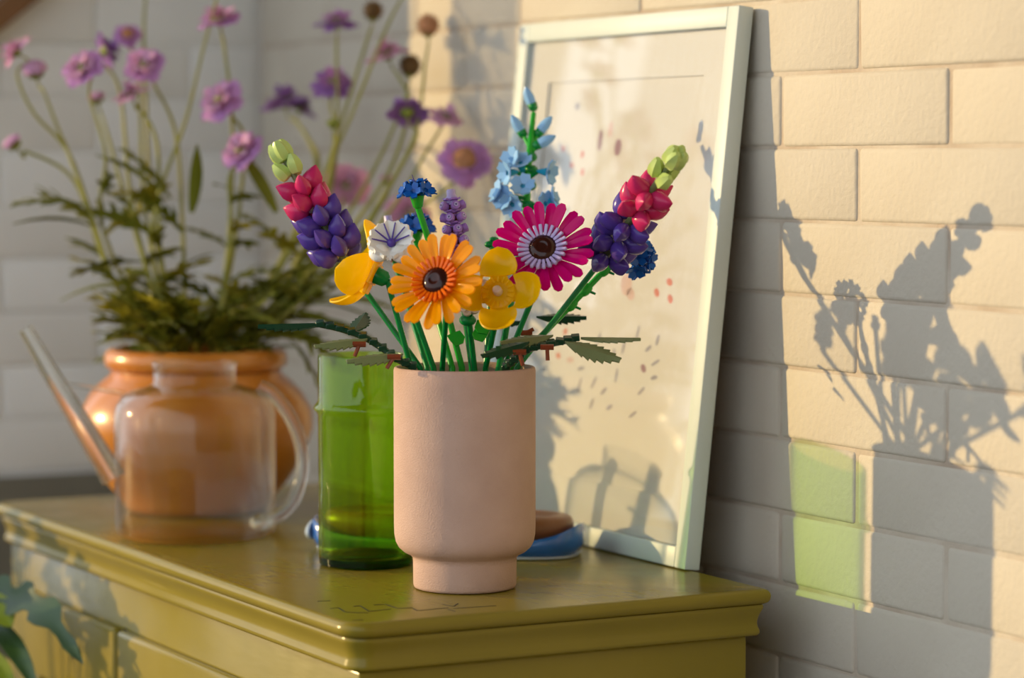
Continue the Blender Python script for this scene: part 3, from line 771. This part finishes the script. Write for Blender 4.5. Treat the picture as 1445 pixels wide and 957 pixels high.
def seg_dist(p1, q1, p2, q2):
    best = 9.0
    for i in range(13):
        a = p1.lerp(q1, i/12); d = q2-p2
        t_ = max(0.0, min(1.0, (a-p2).dot(d)/max(d.length_squared, 1e-12)))
        best = min(best, (a-(p2+d*t_)).length)
    return best
def stem_pts(head, rim_px, rim_d=0.0, r=0.0028):
    """rod from the flower head through the mouth of the vase and on to the vase floor, clear of the other rods"""
    best = None
    for k in range(300):
        p = at(rim_px+rs_.uniform(-5, 5)*(k > 20), 519, DV+(rim_d if k == 0 else rs_.uniform(-0.05, 0.05)))
        q = math.hypot(p.x, p.y)
        if q > 0.0535:
            p = Vector((p.x*0.0535/q, p.y*0.0535/q, p.z))
        a_, rr = rs_.uniform(0, 6.283), 0.044*math.sqrt(rs_.random())
        e = Vector((rr*math.cos(a_), rr*math.sin(a_), 0.0475))
        gap = min([9.0]+[min(seg_dist(head, p, a, b), seg_dist(p, e, a, b))-r-r2 for a, b, r2 in RODS])
        score = min(gap, 0.0025)-0.02*abs(p.z-0.2)-0.004*(p-e).length
        if best is None or score > best[0]: best = (score, p, e)
    _, p, e = best
    RODS.append((head, p, r)); RODS.append((p, e, r))
    return [head, p, e]
def add_stem(t, head, rim_px, rim_d=0.0, r=0.0027, m='pgreen'):
    P = stem_pts(head, rim_px, rim_d, r)
    MB().tube(P, r, 10).build('stem', M[m], t)
    return P

# ---- petal shapes
def gerb_petal(L, w, name, m):
    rows = []
    for i in range(9):
        s_ = i/8
        ww = w*(0.52+0.48*math.sin(min(1, s_/0.75)*PI/2))
        if s_ > 0.85: ww *= math.sqrt(max(0.05, 1-((s_-0.85)/0.165)**2))
        rows.append([Vector((L*s_, u*ww/2, 0.0010*(abs(u)-0.5)*(1.2-s_)-0.0035*s_*s_+0.002*s_)) for u in (-1, -.66, -.3, 0, .3, .66, 1)])
    return MB().shell(rows, 0.0013).mesh(name, m, 45)
def hub_mesh(r):
    mb = MB(); mb.lathe([(r*0.98, -0.004), (r, 0.0005), (r*0.97, 0.0030), (r*0.86, 0.0056), (r*0.66, 0.0076), (r*0.42, 0.0088), (r*0.34, 0.0086), (r*0.30, 0.0083), (r*0.12, 0.0084), (r*0.02, 0.0084)], 36)
    return mb
def gerbera(name, label, px, py, dia_px, nrm, rim, dd, mp, mi_, n):
    d0 = DV+dd; c = at(px, py, d0); z_ = cd(*nrm)
    k = dia_px*d0/FPX/0.084
    t = flower(name, label, 'flower', c-z_*0.02)
    F0 = frame(c, z_) @ SC(k)
    pm_ = gerb_petal(0.0265, 0.0084, 'petal', M[mp]); 
    cup = math.radians(20)
    for i in range(n):
        a = 2*PI*i/n+0.07
        lay = i % 2
        inst('petal', pm_, t, F0 @ TX(a, 'Z') @ TR(0.0165, 0, 0.001-0.0022*lay) @ TX(-cup+0.12*lay+rnd.uniform(-.05, .05), 'Y'))
    rg = MB()                                    # inner ring of small bars
    for i in range(n):
        a = 2*PI*i/n+0.07
        rg.box((0.0125, -0.00135, 0.0006), (0.0222, 0.00135, 0.0034), M=F0 @ TX(a, 'Z') @ TX(-cup*0.8, 'Y'), bev=0.0005)
    rg.lathe([(0.0090, -0.003), (0.0158, -0.003), (0.0165, -0.0005), (0.0148, 0.0018), (0.0090, 0.0018)], 40, M=F0)
    ro = rg.build('inner_ring', M[mi_], t); ro['kind'] = 'stuff'
    MB().join(hub_mesh(0.0131), F0).build('flower_centre', M['choc'], t, angle=60)
    MB().lathe([(0.0028, -0.022), (0.0045, -0.016), (0.0075, -0.010), (0.0085, -0.0032)], 14, M=F0).build('calyx', M['pgreen'], t)
    hd = c-z_*0.020*k
    add_stem(t, hd, rim, dd*0.5)
    return t
gerbera('gerbera_flower', 'orange plastic gerbera with a chocolate brown centre in the clay vase', 618, 399, 142, (-.46, .44, 1), 628, -0.112, 'orange', 'dorange', 24)
gerbera('gerbera_flower', 'magenta plastic gerbera with a lavender ring and brown centre in the vase', 767, 354, 144, (-.18, .50, 1), 716, -0.040, 'magenta', 'lavp', 24)

# ---- yellow poppies
def poppy_petal():
    """D-shaped concave petal, straight along its hinge"""
    rows = []
    for i in range(11):
        s_ = i/10; row = []
        w_ = 0.0172*(0.88+0.12*math.sin(min(1, s_/0.35)*PI/2))*math.sqrt(max(0.002, 1-max(0, (s_-0.12)/0.88)**2.2))
        for j in range(13):
            y = (j/6-1)*w_
            row.append(Vector((0.0275*s_, y, 0.0055*(2*s_-1)**2+0.0065*(y/0.0172)**2-0.0055)))
        rows.append(row)
    return MB().shell(rows, 0.0013)
def poppy(label, px, py, nrm, xh, rim, dd, k, angs, cup):
    d0 = DV+dd; c = at(px, py, d0); z_ = cd(*nrm)
    t = flower('poppy_flower', label, 'flower', c)
    F0 = frame(c, z_, xh) @ SC(k)
    pmesh = poppy_petal().mesh('petal', M['yellow'], 60)
    for a, cu in zip(angs, cup):
        inst('petal', pmesh, t, F0 @ TX(a, 'Z') @ TR(0.0160, 0, 0.0) @ TX(-cu, 'Y'))
    pl = MB().box((-0.0158, -0.0080, -0.0028), (0.0158, 0.0080, 0.0004), M=F0, bev=0.0007)
    pl.box((-0.0080, -0.0158, -0.0024), (0.0080, 0.0158, 0.0008), M=F0, bev=0.0007)
    pl.lathe([(0.0148, 0.0009), (0.0152, 0.0016), (0.0150, 0.0032), (0.0135, 0.0040), (0.0095, 0.0040), (0.009, 0.0034), (0.003, 0.0034)], 36, M=F0)
    for i in range(16):
        a = 2*PI*i/16
        pl.box((0.0088, -0.0011, 0.0040), (0.0146, 0.0011, 0.0056), M=F0 @ TX(a, 'Z'), bev=0.0003)
    pl.build('flower_disc', M['yellow'], t)
    MB().lathe([(0.0040, 0.0035), (0.0042, 0.0050), (0.0040, 0.0105), (0.0033, 0.0120), (0.001, 0.0124)], 16, M=F0).build('pistil', M['creamp'], t)
    MB().lathe([(0.0030, -0.013), (0.0060, -0.010), (0.0066, -0.0026)], 14, M=F0).build('calyx', M['pgreen'], t)
    add_stem(t, c-z_*0.012*k, rim, dd*0.4)
    return t
poppy('yellow plastic poppy seen side-on, left of the orange gerbera', 526, 386, (-.78, .36, -.10), tuple(cd(0, 0, 1)), 577, -0.005, 1.24, (-0.25, 1.32, 2.9, -1.82), (0.85, 0.85, 0.8, 0.95))
poppy('yellow plastic poppy facing forward between the two gerberas', 704, 414, (-.18, .32, 1), tuple(RT), 681, -0.078, 1.0, (0.0, PI/2+.02, PI, -PI/2), (0.55, 0.02, 0.55, 0.62))

# ---- lupins
def bud_shape():
    """rounded keeled bud, pointed at the top"""
    rs = []
    for (z_, r, sh) in ((-0.0098, 0.0015, 0), (-0.0088, 0.0042, 0), (-0.0060, 0.0068, 0.0004), (-0.002, 0.0079, 0.0010), (0.002, 0.0073, 0.0016), (0.006, 0.0050, 0.0024), (0.009, 0.0026, 0.0032), (0.0112, 0.0006, 0.0042)):
        ring = []
        for i in range(16):
            a = 2*PI*i/16
            keel = 1+0.22*max(0, math.cos(a))**6 - 0.05*abs(math.sin(2*a))
            ring.append(Vector((r*math.cos(a)*keel+sh, r*0.86*math.sin(a), z_)))
        rs.append(ring)
    return MB().rings(rs)
BUDM = {m: bud_shape().mesh('bud', M[m], 50) for m in ('purple', 'coral')}
def limebud():
    rs = []
    for (z_, r) in ((-0.007, 0.002), (-0.006, 0.0045), (-0.002, 0.0060), (0.003, 0.0056), (0.007, 0.0040), (0.010, 0.0018)):
        rs.append([Vector((r*math.cos(2*PI*i/12)*(1.12 if i % 2 else 0.92), r*math.sin(2*PI*i/12)*(1.12 if i % 2 else 0.92), z_)) for i in range(12)])
    return MB().rings(rs)
LIMEM = limebud().mesh('lime_bud', M['lime'], 35)
STUBM = MB().lathe([(0.0030, -0.006), (0.0034, -0.002), (0.0034, 0.004), (0.0026, 0.006)], 12).mesh('stub', M['creamp'], 50)
def lupin(label, tip_px, base_px, rim, dd_tip, dd_base, knee, phase):
    tip = at(*tip_px, DV+dd_tip); base = at(*base_px, DV+dd_base)
    ax = (tip-base); L = ax.length; ax.normalize()
    t = flower('lupin_flower', label, 'flower', base)
    F0 = frame(base, ax, cd(0, 0, 1))
    MB().tube([base-ax*0.004, base+ax*L*0.9], [0.0036, 0.0030], 10).build('spike', M['psand'], t)
    rows = [(0.10, 'purple', 0.0160), (0.235, 'purple', 0.0150), (0.37, 'purple', 0.0140), (0.505, 'coral', 0.0125), (0.635, 'coral', 0.0108)]
    for i, (f_, m, r) in enumerate(rows):
        n = 6 if i < 3 else 5
        for j in range(n):
            a = 2*PI*j/n + (PI/n if i % 2 else 0) + phase
            Mx = F0 @ TR(0, 0, f_*L+0.0035*math.sin(j*2.1)) @ TX(a, 'Z') @ TR(r, 0, 0) @ TX(0.60, 'Y') @ SC(1.18)
            b_ = inst('bud', BUDM[m], t, Mx)
            inst('stub', STUBM, b_, F0 @ TR(0, 0, f_*L-0.004) @ TX(a, 'Z') @ TR(r*0.55, 0, 0) @ TX(0.95, 'Y') @ SC(1.05))
    for j in range(3):
        inst('lime_bud', LIMEM, t, F0 @ TR(0, 0, 0.80*L) @ TX(2*PI*j/3+0.5+phase, 'Z') @ TR(0.0085, 0, 0) @ TX(0.3, 'Y') @ SC(1.15))
    for j in range(4):
        inst('lime_bud', LIMEM, t, F0 @ TR(0, 0, 0.935*L) @ TX(2*PI*j/4+phase, 'Z') @ TR(0.0040, 0, 0) @ TX(0.12, 'Y') @ SC(1.2))
    h = base-ax*0.003
    if knee:
        kp = at(*knee[:2], DV+knee[2]); MB().tube([h, kp], 0.0030, 10).build('stem', M['pgreen'], t); h = kp
    add_stem(t, h, rim, 0.01)
    return t
lupin('purple and pink plastic lupin leaning left above the side-on yellow poppy', (391, 206), (484, 366), 591, 0.06, 0.055, None, 0.2)
lupin('purple and pink plastic lupin leaning right past the magenta gerbera', (960, 213), (848, 368), 738, -0.12, 0.008, None, 0.0)

# ---- small star florets (shared by several flowers)
def star_mesh(name, m, m2, n=5, R_=0.008, dep=0.006, wide=1.0):
    mb = MB(); ring0 = []; ring1 = []; ring2 = []
    mb.lathe([(0.0016, -dep), (0.0030, -dep*0.5), (0.0042, 0), (0.0036, 0.0004), (0.0012, -0.0012)], 15, mi=1)
    for i in range(n):
        a = 2*PI*i/n
        q_ = wide
        out = [(0.0028, -0.0022), (R_*0.60, -0.0032*q_), (R_*0.95, -0.0022*q_), (R_*0.90, 0.0), (R_*0.95, 0.0022*q_), (R_*0.60, 0.0032*q_), (0.0028, 0.0022)]
        mb.poly(out, 0.0013, 0, TX(a, 'Z') @ TR(0, 0, 0.0002) @ TX(-0.45, 'Y'))
    return mb.mesh(name, [m, m2], 35)
BLUEST = star_mesh('floret', M['blue'], M['blue'], 5, 0.0098)
LBLUE = star_mesh('floret', M['lblue'], M['azure'], 5, 0.0135, 0.010, 1.7)
def cornflower(label, px, py, dd, ax, rim, k=1.0, dark=True, knee=None, nodes=()):
    c = at(px, py, DV+dd); z_ = cd(*ax)
    t = flower('cornflower', label, 'flower', c)
    F0 = frame(c, z_) @ SC(k)
    for j in range(6):
        inst('floret', BLUEST, t, F0 @ TX(2*PI*j/6+.3, 'Z') @ TR(0.0105, 0, 0.001) @ TX(1.0, 'Y') @ TX(j*0.7, 'Z'))
    inst('floret', BLUEST, t, F0 @ TR(0.002, 0, 0.007))
    MB().lathe([(0.0030, -0.015), (0.0046, -0.0135), (0.0062, -0.006), (0.0070, -0.003), (0.003, -0.0025)], 14, M=F0).build('calyx', M['pbright'], t)
    MB().lathe([(0.0062, -0.0030), (0.0072, -0.0005), (0.004, 0.004)], 12, M=F0).build('flower_centre', M['choc'], t)
    MB().tube([(F0 @ Vector((0, .001, .004))), (F0 @ Vector((-0.003, .002, .016)))], [0.0006, 0.0003], 6).build('stamen', M['purple'], t)
    h = c-z_*0.014*k
    if knee:
        kp = at(knee[0], knee[1], DV+knee[2]); MB().tube([h, kp], 0.0030, 10).build('stem', M['pbright'], t); h = kp
    P = add_stem(t, h, rim, dd*0.4, 0.0030, 'pbright')
    for f_ in nodes:
        p = P[0].lerp(P[1], f_)
        MB().ball((0, 0, 0), 0.0052, 10, 7, M=frame(p, P[0]-P[1]), sc=(1, .85, 1.5)).build('node', M['pbright'], t)
        MB().tube([p, p+RT*0.009-UP*0.004], [0.0016, 0.0011], 7).build('twig', M['pgreen'], t)
    return t
cornflower('blue plastic cornflower on a tall green stem beside the lilac spike', 588, 271, 0.0, (-.08, 1, .15), 653, 1.0, knee=(607, 345, 0.01))
cornflower('dark blue plastic cornflower half hidden behind the orange gerbera', 588, 320, 0.105, (.1, 1, .2), 640, 1.05)
cornflower('blue plastic cornflower nodding below the right-leaning lupin', 903, 366, 0.045, (.8, -.25, .35), 742, 1.12, knee=(868, 366, 0.045), nodes=(0.10, 0.28, 0.42))

# ---- lavender spikes
def lavender(label, px, py, dd, ax, rim, n=4, k=1.0):
    top = at(px, py, DV+dd); z_ = cd(*ax)
    t = flower('lavender_flower', label, 'flower', top-z_*0.05)
    F0 = frame(top, z_) @ SC(k)
    MB().lathe([(0.0052, -0.014), (0.0050, -0.007), (0.0042, -0.0055), (0.0042, -0.001), (0.0034, 0.0), (0.0006, 0.0002)], 16, M=F0).build('tip', M['lavp'], t)
    tm = MB().lathe([(0.0022, 0), (0.0040, 0.0015), (0.0043, 0.006), (0.0038, 0.0072), (0.0022, 0.0074), (0.0018, 0.004)], 16).mesh('floret', M['medlav'], 50)
    cm = MB().lathe([(0.0020, 0.0040), (0.0021, 0.0080), (0.0010, 0.0080), (0.0008, 0.005)], 12).mesh('floret_throat', M['lavp'], 50)
    sm = star_mesh('petal_collar', M['medlav'], M['medlav'], 5, 0.0072, 0.003)
    for i in range(n):
        zz = -0.0165-0.0108*i
        cl = inst('petal_collar', sm, t, F0 @ TR(0, 0, zz+0.004) @ TX(i*0.5, 'Z') @ SC(1.3))
        for j in range(5):
            a = 2*PI*j/5+i*0.63
            Mx = F0 @ TR(0, 0, zz) @ TX(a, 'Z') @ TR(0.0050, 0, 0) @ TX(1.25, 'Y')
            fl = inst('floret', tm, t, Mx)
            inst('floret_throat', cm, fl, Mx)
    MB().tube([F0 @ Vector((0, 0, -0.012)), F0 @ Vector((0, 0, -0.0165-0.0108*n))], 0.0040, 10).build('spike', M['pbrown'], t)
    add_stem(t, F0 @ Vector((0, 0, -0.0165-0.0108*n)), rim, dd*0.4)
    return t
lavender('lilac plastic lavender spike standing behind the orange gerbera', 636, 267, 0.03, (-.10, 1, .05), 661, 5, 1.0)
lavender('small lilac plastic lavender spike peeping behind the white flower', 547, 304, 0.135, (-.15, 1, .05), 603, 3, 0.92)

# ---- white flower with purple stamens
def white_flower(px, py, dd, nrm, rim):
    c = at(px, py, DV+dd); z_ = cd(*nrm)
    t = flower('white_flower', 'white plastic flower with serrated petals and dark purple stamens above the poppy', 'flower', c)
    F0 = frame(c, z_) @ SC(1.4)
    out = [(0.002, -0.004)]+[(0.011+0.005*math.cos(a)*(1.15 if i % 2 else 0.85)*1.1, 0.0095*math.sin(a)*(1.15 if i % 2 else 0.88)) for i, a in enumerate([-2.2+4.4*q/14 for q in range(15)])]+[(0.002, 0.004)]
    wm = MB().poly(out, 0.0022).mesh('petal', M['white'], 30)
    for j, a in enumerate((0.35, 1.25, 2.2, 3.1, 4.0, 5.3)):
        inst('petal', wm, t, F0 @ TX(a, 'Z') @ TX(-0.55, 'Y'))
    for a in (3.9, 5.35):
        MB().ball((0.0105, 0, 0.0035), 0.0068, 14, 9, M=F0 @ TX(a, 'Z'), sc=(1, 1, 0.62)).build('round_petal', M['white'], t)
    for j in range(6):
        a = 0.1+j*0.62
        MB().tube([F0 @ Vector((0, 0, 0.004)), F0 @ (Vector((0.012*math.cos(a), 0.012*math.sin(a), 0.010)))], [0.0010, 0.0006], 7).build('stamen', M['purple'], t)
    MB().ball((0, 0, 0.004), 0.0030, 12, 8, M=F0).build('flower_centre', M['purple'], t)
    MB().lathe([(0.0028, -0.012), (0.0056, -0.007), (0.0060, -0.001), (0.002, 0.0005)], 14, M=F0).build('calyx', M['pbrown'], t)
    add_stem(t, c-z_*0.011, rim, 0.0)
white_flower(553, 348, -0.048, (-.05, .55, .8), 610)

# ---- larkspur
def larkspur():
    LD = lambda x, y, o_=0.0: at(x, y, DV+0.215-0.09*(y-135)/177+o_)     # the spike leans back towards the picture
    base = LD(742, 312); tip = LD(753, 160)
    ax = (tip-base).normalized()
    t = flower('larkspur_flower', 'tall light blue plastic larkspur with green nodes in front of the framed print', 'flower', base)
    MB().tube([base, LD(746, 230), tip], [0.0038, 0.0036, 0.0026], 10).build('spike', M['pbright'], t)
    for (x, y) in ((746, 290), (748, 262), (750, 240), (749, 222), (752, 150)):
        p = LD(x, y)
        MB().ball(tuple(p), 0.0066 if y > 200 else 0.0040, 10, 7, sc=(1, 1, 0.8)).build('node', M['pgreen'], t)
    bm_ = MB().rings([[Vector((r*math.cos(2*PI*i/10)*(1.1 if i % 2 else .95), r*math.sin(2*PI*i/10), z_)) for i in range(10)] for z_, r in ((-0.009, 0.002), (-0.006, 0.0048), (0.0, 0.0052), (0.006, 0.0038), (0.011, 0.0010))]).mesh('bud', M['lblue'], 35)
    cup_ = MB().lathe([(0.002, -0.006), (0.0044, -0.004), (0.0050, 0.002), (0.0040, 0.003)], 10).mesh('bud_cup', M['pgreen'], 50)
    for (x, y, dx, dy, nx, ny) in ((747, 137, -.4, 1, 752, 152), (730, 176, -.6, 1, 746, 206), (769, 177, .8, 1, 752, 205), (770, 199, 1, .5, 752, 214)):
        p = LD(x, y, -.005); d_ = cd(dx, dy, .2)
        b_ = inst('bud', bm_, t, frame(p, d_))
        inst('bud_cup', cup_, b_, frame(p-d_*0.009, d_))
        MB().tube([p-d_*0.012, LD(nx, ny)], 0.0022, 8).build('twig', M['pbright'], t)
    for (x, y, n_) in ((724, 226, (-.6, .3, .6)), (718, 244, (-.8, -.1, .5)), (738, 264, (-.1, .5, .9)), (714, 280, (-.6, .1, .7)), (724, 288, (-.4, -.3, .8)), (772, 243, (.8, -.1, .4)), (768, 288, (.6, .1, .7)), (735, 232, (-.2, .8, .6)), (778, 283, (.9, .3, .2)), (706, 272, (-.9, .4, .3))):
        p = LD(x, y, -.015); z_ = cd(*n_)
        inst('floret', LBLUE, t, frame(p, z_) @ SC(1.05))
        MB().tube([p-z_*0.009, LD(747, y+8)], 0.0020, 8).build('twig', M['pgreen'], t)
    add_stem(t, base, 708, 0.02, 0.0032)
larkspur()

# ---- sprig of little white buds
def sprig():
    c = at(662, 452, DV+0.0)
    t = flower('white_bud_sprig', 'little sprig of round white buds between orange gerbera and yellow poppy', 'sprig', c)
    bm_ = MB().lathe([(0.0018, -0.0035), (0.0040, -0.003), (0.0046, 0.001), (0.0040, 0.0035), (0.0022, 0.0038), (0.0014, 0.0026)], 16).mesh('bud', M['creamp'], 50)
    for (x, y, dx, dy) in ((659, 440, .0, .2), (652, 428, -.4, .4), (669, 437, .4, .2), (655, 434, -.3, .1), (683, 402, .1, .8)):
        p = at(x, y, DV-.012 if y > 410 else DV-0.02)
        inst('bud', bm_, t, frame(p, cd(dx, dy, 1)))
        MB().tube([p-cd(dx, dy, 1)*0.003, c], 0.0015, 7).build('twig', M['pgreen'], t)
    MB().ball(tuple(at(660, 452, DV+.0)), 0.008, 10, 7, sc=(1, 1, .7)).build('node', M['pgreen'], t)
    lf = [(0, -.003), (.006, -.008), (.012, -.004), (.016, 0), (.012, .004), (.006, .008), (0, .003)]
    for (x, y, dx, dy) in ((668, 475, .7, .3), (655, 480, -.8, .2), (672, 466, .9, .6)):
        MB().poly(lf, 0.0015, 0, frame(at(x, y, DV-.004), cd(.1, .4, 1), cd(dx, dy, 0))).build('leaf', M['pbright'], t)
    add_stem(t, c, 666, -0.005)
sprig()
# ---- leafy green sprig between poppy and magenta gerbera
def leaf_sprig():
    c = at(697, 345, DV+0.05)
    t = flower('green_sprig', 'short green plastic leaf sprig above the forward-facing poppy', 'sprig', c)
    for (x, y, s_) in ((692, 345, 1), (699, 350, 1), (697, 338, .8)):
        MB().ball(tuple(at(x, y, DV+.05)), 0.0050*s_, 12, 8, sc=(1.2, 1, .7)).build('leaf', M['pgreen'], t)
    add_stem(t, c, 690, 0.02)
leaf_sprig()

# ---- serrated leaf branches hanging over the rim
def saw_leaf(L, w, n=7):
    top, bot = [], []
    for i in range(n):
        s0, s1 = i/n, (i+0.75)/n
        w0 = w*math.sin(PI*(0.12+0.80*s0))*0.60; w1 = w*math.sin(PI*(0.14+0.80*s1))
        top += [(L*s0, w0/2), (L*(s1+0.10), w1/2)]
        bot += [(L*s0, -w0/2), (L*(s1+0.10), -w1/2)]
    out = [(-0.004, 0)]+bot+[(L*1.06, 0)]+top[::-1]
    mb = MB(); nn = len(out)
    mid = lambda x: 0.0012
    vs = [(x, y, -abs(y)*0.22) for x, y in out]+[(x, y, -abs(y)*0.22-0.0014) for x, y in out]
    sp0 = len(vs); m_ = 9
    vs += [(L*1.06*q/(m_-1)-0.004*(1-q/(m_-1)), 0, 0.0008) for q in range(m_)]+[(L*1.06*q/(m_-1)-0.004*(1-q/(m_-1)), 0, -0.0012) for q in range(m_)]
    fs = []
    h = (nn-2)//2
    near = lambda x: min(range(m_), key=lambda q: abs(vs[sp0+q][0]-x))
    for i in range(nn):
        j = (i+1) % nn
        a, b_ = near(out[i][0]), near(out[j][0])
        if a == b_: fs += [(i, j, sp0+a), (nn+j, nn+i, sp0+m_+a)]
        else: fs += [(i, j, sp0+b_, sp0+a), (nn+j, nn+i, sp0+m_+a, sp0+m_+b_)]
        fs.append((j, i, nn+i, nn+j))
    mb.add(vs, fs)
    return mb
SAW = saw_leaf(0.046, 0.021).mesh('leaf', M['psand'], 30)
SAWD = saw_leaf(0.046, 0.020).mesh('leaf', M['pdark'], 30)
def branch(label, path, leaves, clips, rim_in):
    pts = [at(x, y, DV+d_) for x, y, d_ in path]
    t = flower('leaf_branch', label, 'branch', pts[0])
    MB().tube(spline(pts, 16), 0.0030, 8).build('twig', M['pdark'], t)
    for i, p in enumerate(spline(pts, 10)):
        MB().box((-0.0038, -0.0038, -0.0026), (0.0038, 0.0038, 0.0026), M=frame(p+UP*0.001, cd(.1*(i % 3-1), 1, .4), cd(1, .3*(i % 2), 0)), bev=0.0006).build('joint', M['pdark'], t)
    for (x, y, d_, dx, dy, dt, nu, nt, s_, dark) in leaves:
        p = at(x, y, DV+d_); xd = cd(dx, dy, dt)
        inst('leaf', SAWD if dark else SAW, t, frame(p, (UP*nu-FW*nt), xd) @ SC(s_))
    for (x, y, d_, lx, ly) in clips:
        p = at(x, y, DV+d_)
        c_ = MB().tube([p-RT*0.006, p+RT*0.006], 0.0026, 8)
        c_.tube([p, p+(RT*lx+UP*ly)*0.012], 0.0019, 8)
        c_.build('clip', M['pbrown'], t)
    q = pts[-1]; e = Vector((rim_in[0], rim_in[1], 0.0475))
    MB().tube([q, e], 0.0026, 8).build('stem', M['pdark'], t)
branch('dark green serrated plastic leaf branch hanging left over the vase rim', [(452, 458, -.03), (480, 464, -.03), (512, 475, -.03), (540, 492, -.03), (562, 508, -.035), (582, 517, -.03)],
       [(450, 457, -.03, -1, .34, .2, 1, .30, 1.12, True), (513, 479, -.035, -1, -.02, .30, 1, .55, 0.92, False), (563, 500, -.04, -1, .02, .30, 1, .55, 0.98, False), (500, 466, -.01, .2, .3, -1, 1, .4, .9, True)],
       [(507, 486, -.04, -.35, -.9), (556, 504, -.045, -.55, -.85)], (-0.02, 0.0))
branch('olive green serrated plastic leaf branch reaching right over the vase rim', [(812, 478, -.03), (790, 483, -.035), (765, 488, -.04), (742, 495, -.04), (726, 508, -.035), (714, 519, -.02)],
       [(826, 477, -.03, 1, .06, .1, 1, .12, 1.02, False), (803, 484, -.04, 1, -.42, .2, .75, .8, 1.02, False), (775, 474, -.035, -1, -.06, .25, 1, .62, 0.92, False), (742, 484, -.05, -1, -.42, .2, .8, .7, 0.88, True), (762, 447, .095, 1, .12, .1, 1, .75, .9, True), (738, 454, .095, -1, .1, .1, 1, .6, .7, True)],
       [(772, 490, -.05, .05, -1), (733, 497, -.055, .25, -1), (742, 470, .02, .6, .3)], (0.02, -0.01))
